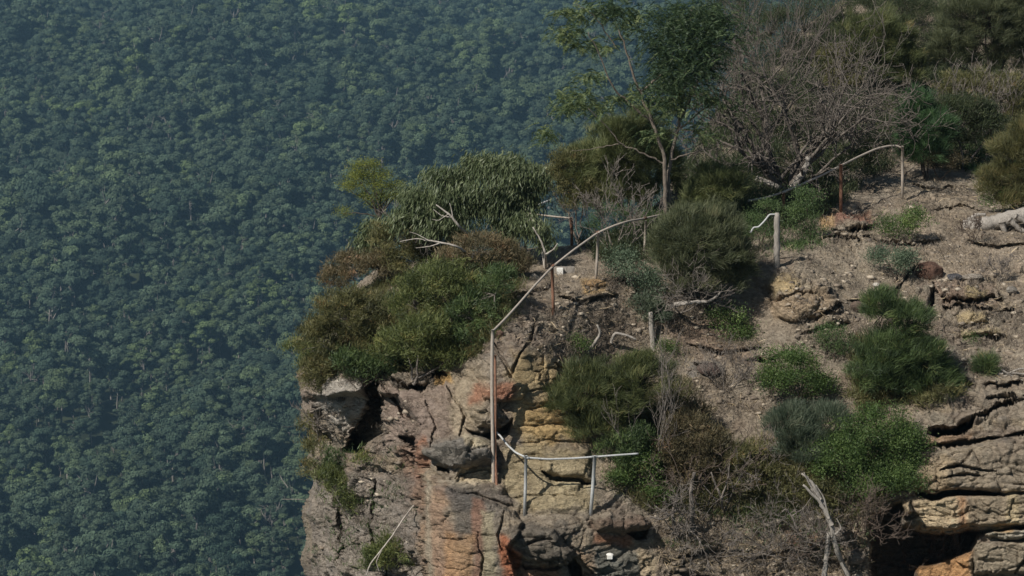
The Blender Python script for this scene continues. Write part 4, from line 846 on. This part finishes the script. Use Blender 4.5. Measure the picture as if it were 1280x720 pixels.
# ------------------------------------------------------------------ loose boulders
def boulder(label, x, y, rx, rz, colr, seed, ry=None, name='boulder', cat='boulder', group=None):
    import bmesh
    rng = np.random.default_rng(seed); b = surf(x, y); m = b[1]/F; rx *= m; rz *= m; ry = ry or rx*.8
    bm = bmesh.new(); bmesh.ops.create_icosphere(bm, subdivisions=4, radius=1)
    V = np.array([v.co[:] for v in bm.verts]); Fc = np.array([[v.index for v in f.verts] for f in bm.faces]); bm.free()
    for _ in range(9):                              # knock flat facets off the lump
        n = unit(rng, 1)[0]; dlt = rng.uniform(.62, .9); ex = V@n-dlt; V = V-np.outer(np.clip(ex, 0, None), n)*.92
    V = V*(1+.05*fbm(V*2.5+seed, 3, seed))[:, None]; V = V*np.array([rx, ry, rz]); V[:, 2] += rz*.45
    n2 = fbm(V*4+seed, 3, 3); cc = np.array(colr)*(1+.3*n2[:, None])
    me = mk_mesh(name, V, Fc, [M['ground']], col=np.clip(cc, .02, .8), smooth=True)
    o = link(name, me, None, b); o.rotation_euler = (0, 0, rng.uniform(-.4, .4)); tag(o, label, cat, group); return o
boulder('reddish brown boulder on the slope above the stacked ledges', 1162, 345, 18, 15, (.20,.12,.09), 3)
boulder('flat dark slate-grey stone right of the reddish boulder', 1192, 349, 11, 5, (.12,.12,.13), 4, name='stone', cat='stone')
boulder('small pale round stone at the right end of the stacked ledges', 1264, 369, 8, 6, (.36,.33,.29), 5, name='stone', cat='stone')
boulder('flat pale slab above the stacked ledges', 1215, 346, 15, 4, (.42,.37,.31), 6, name='stone', cat='stone')
boulder('white stone on the slope left of the grey-green bush', 1096, 356, 5, 4, (.6,.56,.5), 7, name='stone', cat='stone')
boulder('brown half-buried boulder below the white stone', 1072, 385, 10, 8, (.20,.15,.12), 8)
boulder('purple-brown boulder beside the dark crack in the middle slope', 885, 466, 16, 9, (.17,.12,.105), 9)
boulder('pale flat stone set in the crack of the left ledge', 499, 482, 11, 4, (.52,.45,.33), 10, name='stone', cat='stone')
boulder('pinkish round stone at the top of the tall pole', 624, 420, 6, 6, (.34,.22,.17), 12, name='stone', cat='stone')
boulder('pale stone by the foot of the white twisted trunk', 668, 352, 7, 6, (.50,.45,.38), 13, name='stone', cat='stone')
boulder('orange flat rock under the second rail post', 744, 358, 16, 5, (.42,.28,.15), 14, name='stone', cat='stone')
boulder('light rounded rock at the far right edge below the track', 1277, 340, 9, 8, (.38,.31,.24), 15, name='stone', cat='stone')
boulder('grey rock lying at the bottom right of the gully', 1068, 700, 16, 12, (.28,.24,.2), 16)
boulder('grey boulder left of the cave mouth', 1050, 672, 15, 10, (.25,.22,.19), 17)

M['twigbrush'] = leaf_mat('dry_heath', (.04,.033,.026), (.085,.07,.055), (.15,.125,.10), trans=.1)
# ------------------------------------------------------------------ uncountable ground cover
rng = np.random.default_rng(900)
def scatter(n, poly, seed):
    r = np.random.default_rng(seed); a = np.array(poly); out = []
    while len(out) < n:
        x = r.uniform(a[:, 0].min(), a[:, 0].max(), n*3); y = r.uniform(a[:, 1].min(), a[:, 1].max(), n*3)
        k = inside(x, y, poly); out.extend(zip(x[k], y[k]))
    return np.array(out[:n])
# pebbles
mb = MB(); cube = np.array([(x, y, z) for x in (-1, 1) for y in (-1, 1) for z in (-1, 1)], float)
cf = np.array([[0,1,3,2],[4,6,7,5],[0,4,5,1],[2,3,7,6],[0,2,6,4],[1,5,7,3]])
pts = np.concatenate([scatter(2600, [(960,300),(1130,240),(1290,240),(1290,480),(1180,470),(1000,440)], 1), scatter(900, [(620,420),(690,340),(830,350),(960,430),(1000,520),(860,520),(740,470)], 2), scatter(500, [(820,640),(1080,640),(1080,720),(820,720)], 3), scatter(350, [(400,500),(520,490),(520,720),(400,720)], 4)])
sz = .007+.034*rng.random(len(pts))**6*1.3; q = surf(pts[:, 0], pts[:, 1])
tv = []
for p, s_ in zip(q, sz):
    R3 = np.linalg.qr(rng.standard_normal((3, 3)))[0]; v = (cube*(1+.3*rng.standard_normal(cube.shape)))@R3*np.array([1.2, 1, .6])*s_+p; mb.add(v, cf, float(rng.random()))
me = mb.mesh('pebbles', leaf_mat('pebble_stone', (.07,.058,.047), (.13,.105,.08), (.24,.205,.16), trans=0.0, rough=.9)); tag(link('pebbles', me), 'loose pale stone rubble strewn over the bare slope', 'rubble', None, 'stuff')
# sticks and dry litter
mb = MB()
pts = np.concatenate([scatter(1600, [(960,300),(1130,240),(1290,240),(1290,480),(1180,470),(1000,440)], 5), scatter(1500, [(620,420),(690,340),(830,350),(960,430),(1000,520),(860,520),(740,470)], 6), scatter(3400, [(820,600),(1080,620),(1080,720),(820,720)], 7), scatter(700, [(1120,200),(1290,190),(1290,260),(1120,250)], 8)])
q = surf(pts[:, 0], pts[:, 1], .015); n = len(q); d = unit(rng, n)*np.array([1, 1, .35]); d = nrm(d)
strands(mb, q, d, rng.uniform(.05, .30, n), rng.uniform(.005, .012, n), rng.standard_normal((n, 3))*.3, unit(rng, n), rng.random(n))
tag(link('leaf_litter', mb.mesh('leaf_litter', M['dry'])), 'dry sticks and fallen twigs littering the soil', 'leaf litter', None, 'stuff')
# low scrub understorey
def cover(name, label, regions, mat, kind, seed):
    r = np.random.default_rng(seed); mb = MB()
    for poly, n, L, Wd in regions:
        pt = scatter(n, poly, int(r.integers(1e6))); cl = fbm(np.stack([pt[:, 0]/14, pt[:, 1]/9, pt[:, 0]*0], -1), 3, seed); pt = pt[cl > -.15]
        q = surf(pt[:, 0], pt[:, 1]); per = 26; m = len(q)
        hh = r.uniform(.25, 1.0, m)*L*1.6
        idx = np.repeat(np.arange(m), per); k = len(idx); b = q[idx]+r.standard_normal((k, 3))*np.array([.10, .10, .02]); b[:, 2] += r.random(k)*hh[idx]
        d = nrm(unit(r, k)*.7+np.array([0, -.1, .8])); t = np.clip(.4+.18*r.standard_normal(m)[idx]+.12*r.standard_normal(k), 0, 1)
        strands(mb, b, d, L*r.uniform(.5, 1.2, k), Wd*r.uniform(.7, 1.3, k), r.standard_normal((k, 3))*.2, unit(r, k), t)
    tag(link(name, mb.mesh(name, M[mat])), label, 'undergrowth', None, 'stuff')
cover('undergrowth', 'dense low olive undergrowth filling between the shrubs', [
   ([(385,462),(420,400),(480,355),(640,322),(660,350),(640,400),(605,440),(560,462),(480,462)], 2600, .16, .010),
   ([(760,480),(860,480),(900,560),(1060,540),(1120,620),(1075,650),(960,650),(900,650),(820,640),(770,620)], 2600, .15, .010),
   ([(1070,420),(1180,440),(1190,500),(1100,520),(1060,480)], 700, .15, .010)], 'heath_olive', 'h', 61)
cover('upper_undergrowth', 'dark tangled undergrowth on the top of the headland beneath the dead tangle', [
   ([(720,312),(780,295),(835,262),(862,208),(900,148),(955,92),(1015,38),(1085,-15),(1300,-60),(1300,170),(1210,215),(1120,205),(1040,262),(950,300),(900,300),(830,330),(760,330)], 8000, .20, .013)], 'scrub_dark', 'h', 64)
cover('low_green_plants', 'scattered low green sprigs on ledges and soil', [
   ([(385,462),(420,400),(480,355),(640,322),(660,350),(640,400),(605,440),(560,462),(480,462)], 700, .12, .012),
   ([(395,560),(520,560),(520,720),(395,720)], 160, .10, .010), ([(820,600),(1080,600),(1080,700),(830,690)], 260, .12, .010),
   ([(960,260),(1030,250),(1030,310),(960,330)], 160, .12, .012), ([(1190,190),(1290,180),(1290,240),(1230,240)], 200, .12, .012)], 'leaf_mid', 'h', 62)
cover('dry_scrub', 'thin dry grass and dead heath sprigs dotted over the bare slope', [
   ([(960,300),(1130,240),(1290,240),(1290,480),(1180,470),(1000,440)], 900, .10, .008), ([(620,420),(690,340),(830,350),(960,430),(1000,520),(860,520),(740,470)], 700, .10, .008),
   ([(820,640),(1080,640),(1080,720),(820,720)], 260, .12, .009), ([(395,480),(520,480),(520,720),(395,720)], 300, .09, .008)], 'twigbrush', 'h', 63)
print('plants', time.time()-T0)

# ------------------------------------------------------------------ far valley forest
def valley_z(x, y):
    p = np.stack([x/420., y/420., x*0], -1)
    base = np.interp(y, [-2000, 900, 1150, 2700, 5000, 16000], [-372, -372, -362, -290, -150, 200])
    return base + 42*fbm(p, 3, 201) + 16*fbm(p*3.6, 2, 202)
xs = np.concatenate([np.linspace(-9000, -900, 28), np.linspace(-880, 880, 150), np.linspace(900, 9000, 28)]); ys = np.concatenate([np.linspace(-1500, 900, 20), np.linspace(920, 2900, 160), np.linspace(3000, 16000, 40)])
XX, YY = np.meshgrid(xs, ys); V = np.stack([XX, YY, valley_z(XX, YY)], -1).reshape(-1, 3); nx = len(xs)
i, j = np.meshgrid(np.arange(len(ys)-1), np.arange(nx-1), indexing='ij'); a = (i*nx+j).ravel()
m, nt, bb = mat_new('forest_floor'); bb.inputs['Base Color'].default_value = (.022, .03, .014, 1)
nn = N(nt, 'ShaderNodeTexNoise', Scale=.05, Detail=8.0); rr = ramp(nt, [(.35, (.012, .018, .009)), (.65, (.035, .045, .02))]); nt.links.new(N(nt, 'ShaderNodeNewGeometry').outputs['Position'], nn.inputs['Vector']); nt.links.new(nn.outputs['Fac'], rr.inputs[0]); nt.links.new(rr.outputs[0], bb.inputs['Base Color'])
tag(link('ground', mk_mesh('ground', V, np.stack([a, a+1, a+nx+1, a+nx], -1), [m], smooth=True)), 'forested valley floor far below', None, None, 'structure')

def forest_leaf():
    m, nt, b = mat_new('eucalypt_canopy'); L = nt.links
    oi = N(nt, 'ShaderNodeObjectInfo'); at = N(nt, 'ShaderNodeAttribute', attribute_name='tint'); geo = N(nt, 'ShaderNodeNewGeometry')
    nz = N(nt, 'ShaderNodeTexNoise', Scale=.006, Detail=3.0); L.new(geo.outputs['Position'], nz.inputs['Vector'])
    ad = N(nt, 'ShaderNodeMath', operation='ADD'); L.new(oi.outputs['Random'], ad.inputs[0]); L.new(nz.outputs['Fac'], ad.inputs[1])
    sb = N(nt, 'ShaderNodeMath', operation='MULTIPLY_ADD'); L.new(ad.outputs[0], sb.inputs[0]); sb.inputs[1].default_value = .8; sb.inputs[2].default_value = -.3
    r = ramp(nt, [(0, (.022, .040, .026)), (.35, (.046, .070, .044)), (.6, (.060, .086, .050)), (.85, (.076, .106, .048)), (1, (.092, .128, .044))]); L.new(sb.outputs[0], r.inputs[0])
    mr = N(nt, 'ShaderNodeMapRange'); mr.inputs['To Min'].default_value = .55; mr.inputs['To Max'].default_value = 1.6; L.new(at.outputs['Fac'], mr.inputs['Value'])
    mx = N(nt, 'ShaderNodeVectorMath', operation='SCALE'); L.new(r.outputs[0], mx.inputs[0]); L.new(mr.outputs[0], mx.inputs['Scale']); L.new(mx.outputs[0], b.inputs['Base Color'])
    return m
ML = forest_leaf(); MT = bark_mat('gum_trunk_far', (.09, .08, .07), (.30, .27, .24), scale=(.5, .5, .2))
hid = bpy.data.collections.new('forest_tree_kinds')
def far_tree(i):
    r = np.random.default_rng(500+i); mb = MB(); mt = MB(); H = r.uniform(17, 27); cr = r.uniform(3.6, 7.2)
    top = np.array([r.normal()*1.2, r.normal()*1.2, H*.72]); tube(mt, curve((0, 0, -3), top, r, 6, .05), np.linspace(.42, .18, 6), 5, cap=False)
    bare = i >= 14
    nb = 14 if not bare else 10
    for k in range(nb):
        a = r.uniform(0, 2*PI); rr_ = cr*r.uniform(.15, .85); c = top+np.array([math.cos(a)*rr_, math.sin(a)*rr_, r.uniform(-.34, .20)*H*(1-.4*rr_/cr)])
        tube(mt, curve(top*r.uniform(.55, .95), c, r, 4, .08), np.linspace(.22, .07, 4), 4, cap=False)
        if bare:
            for _ in range(3): tube(mt, curve(c, c+r.standard_normal(3)*1.8, r, 3, .08), np.linspace(.09, .04, 3), 4, cap=False)
            continue
        s = r.uniform(1.0, 3.1); n = int(60*s*s+40); u = unit(r, n); u[:, 2] = np.abs(u[:, 2])*1.0-.35*r.random(n)
        pc = c+u*np.array([1, 1, .72])*s*(.62+.50*r.random((n, 1)))
        nn_ = nrm(u+.5*unit(r, n)); d = nrm(np.cross(nn_, unit(r, n))); lw = r.uniform(.4, .95, n)
        leaves(mb, pc-d*lw[:, None]*.5, d, lw, lw*r.uniform(.7, 1.2, n), nn_, np.clip(.42+.16*r.normal()+.18*r.standard_normal(n), 0, 1))
    if bare: mb, mt2 = mt, None; V = np.concatenate(mb.V); Fc = np.concatenate(mb.F); mi = np.ones(len(Fc), int); t = np.concatenate(mb.T)
    else:
        V1 = np.concatenate(mb.V); F1 = np.concatenate(mb.F); V2 = np.concatenate(mt.V); F2 = np.concatenate(mt.F)+len(V1); V = np.concatenate([V1, V2]); Fc = np.concatenate([F1, F2]); mi = np.r_[np.zeros(len(F1), int), np.ones(len(F2), int)]; t = np.concatenate(mb.T+mt.T)
    o = bpy.data.objects.new('forest_tree', mk_mesh('forest_tree', V, Fc, [ML, MT], t, midx=mi)); hid.objects.link(o); return o
kinds = [far_tree(i) for i in range(16)]
r = np.random.default_rng(88)
cell = 7.0
ty = np.arange(1000, 2850, cell*.93); PT = []
for y in ty:
    w0, w1 = -y*.20-30, y*.20+30; x = np.arange(w0, w1, cell); PT.append(np.stack([x+r.uniform(-.5, .5, len(x))*cell, y+r.uniform(-.5, .5, len(x))*cell], -1))
PT = np.concatenate(PT); gap = fbm(np.stack([PT[:, 0]/34, PT[:, 1]/60, PT[:, 0]*0], -1), 3, 210); PT = PT[(r.random(len(PT)) < 1-.3*sm(.15, .55, gap))]
nP = len(PT); Vp = np.c_[PT, valley_z(PT[:, 0], PT[:, 1])]
me = bpy.data.meshes.new('forest'); me.vertices.add(nP); me.vertices.foreach_set('co', Vp.astype(np.float32).ravel())
kk = r.integers(0, 14, nP); kk = np.where(r.random(nP) < .012, r.integers(14, 16, nP), kk)
for nm, ty_, val in (('kind_index', 'INT', kk.astype(np.int32)), ('turn', 'FLOAT', r.uniform(0, 6.28, nP).astype(np.float32)), ('size', 'FLOAT', (np.interp(PT[:, 1], [1000, 2100], [.74, 1.08])*np.exp(r.normal(-.05, .30, nP)).clip(.45, 1.9)*(1+.2*noise(np.stack([PT[:, 0]/45, PT[:, 1]/70, PT[:, 0]*0], -1), 5))).astype(np.float32))):
    at = me.attributes.new(nm, ty_, 'POINT'); at.data.foreach_set('value', val)
fo = tag(link('forest', me), 'hazy blue-green eucalypt forest covering the valley side beyond the cliff', 'forest', None, 'stuff')
ng = bpy.data.node_groups.new('forest_trees', 'GeometryNodeTree'); ng.interface.new_socket('Geometry', in_out='INPUT', socket_type='NodeSocketGeometry'); ng.interface.new_socket('Geometry', in_out='OUTPUT', socket_type='NodeSocketGeometry')
gi = ng.nodes.new('NodeGroupInput'); go = ng.nodes.new('NodeGroupOutput'); ip = ng.nodes.new('GeometryNodeInstanceOnPoints'); ci_ = ng.nodes.new('GeometryNodeCollectionInfo')
ci_.inputs['Collection'].default_value = hid; ci_.inputs['Separate Children'].default_value = True; ci_.inputs['Reset Children'].default_value = True
def nattr(nm, dt):
    n = ng.nodes.new('GeometryNodeInputNamedAttribute'); n.data_type = dt; n.inputs['Name'].default_value = nm; return n
a1, a2, a3 = nattr('kind_index', 'INT'), nattr('turn', 'FLOAT'), nattr('size', 'FLOAT'); cx = ng.nodes.new('ShaderNodeCombineXYZ')
ip.inputs['Pick Instance'].default_value = True
L = ng.links; L.new(gi.outputs[0], ip.inputs['Points']); L.new(ci_.outputs[0], ip.inputs['Instance']); L.new(a1.outputs['Attribute'], ip.inputs['Instance Index']); L.new(a2.outputs['Attribute'], cx.inputs['Z'])
L.new(cx.outputs[0], ip.inputs['Rotation']); L.new(a3.outputs['Attribute'], ip.inputs['Scale']); L.new(ip.outputs[0], go.inputs[0])
fo.modifiers.new('trees', 'NODES').node_group = ng
print('forest', nP, time.time()-T0)

# ------------------------------------------------------------------ haze
import bmesh
bm = bmesh.new(); bmesh.ops.create_cube(bm, size=1); me = bpy.data.meshes.new('haze')
lo = (-9500, -1600, -480); hi = (9500, 16500, 620)
for v in bm.verts: v.co = [(lo[i]+hi[i])/2+v.co[i]*(hi[i]-lo[i]) for i in range(3)]
bm.to_mesh(me); bm.free()
hz = bpy.data.materials.new('haze'); hz.use_nodes = True; nt = hz.node_tree; nt.nodes.clear(); out = nt.nodes.new('ShaderNodeOutputMaterial'); pv = nt.nodes.new('ShaderNodeVolumePrincipled')
pv.inputs['Color'].default_value = HAZE_COL; pv.inputs['Density'].default_value = HAZE_D; pv.inputs['Anisotropy'].default_value = .2
nt.links.new(pv.outputs[0], out.inputs['Volume']); me.materials.append(hz)
tag(link('haze', me), 'thin blue air between the headland and the far forest', 'haze', None, 'stuff')

# ------------------------------------------------------------------ light
el = math.asin(SUN[2]); az = math.atan2(SUN[0], SUN[1])
w = bpy.data.worlds.new('World'); C.world = w; w.use_nodes = True; nt = w.node_tree; sky = nt.nodes.new('ShaderNodeTexSky'); sky.sky_type = 'NISHITA'; sky.sun_disc = False
sky.sun_elevation = el; sky.sun_rotation = az; nt.links.new(sky.outputs[0], nt.nodes['Background'].inputs[0]); nt.nodes['Background'].inputs[1].default_value = SKY
sd = bpy.data.lights.new('sun', 'SUN'); sd.energy = SUNE; sd.angle = math.radians(.53); sd.color = (1, .95, .87); so = bpy.data.objects.new('sun', sd); COL.objects.link(so)
from mathutils import Vector
so.rotation_euler = Vector(SUN.tolist()).to_track_quat('Z', 'Y').to_euler(); so.location = (-20, -20, 40)
C.view_settings.view_transform = 'Standard'; C.view_settings.look = 'None'; C.view_settings.gamma = 1; C.view_settings.exposure = EXPO; C.view_settings.use_curve_mapping = False
C.cycles.max_bounces = 5; C.cycles.diffuse_bounces = 2; C.cycles.glossy_bounces = 2; C.cycles.transmission_bounces = 3; C.cycles.volume_bounces = 0; C.cycles.transparent_max_bounces = 4
C.cycles.use_denoising = True
try: C.cycles.denoiser = 'OPENIMAGEDENOISE'
except Exception: pass
C.cycles.sample_clamp_indirect = 4
print('done', time.time()-T0)
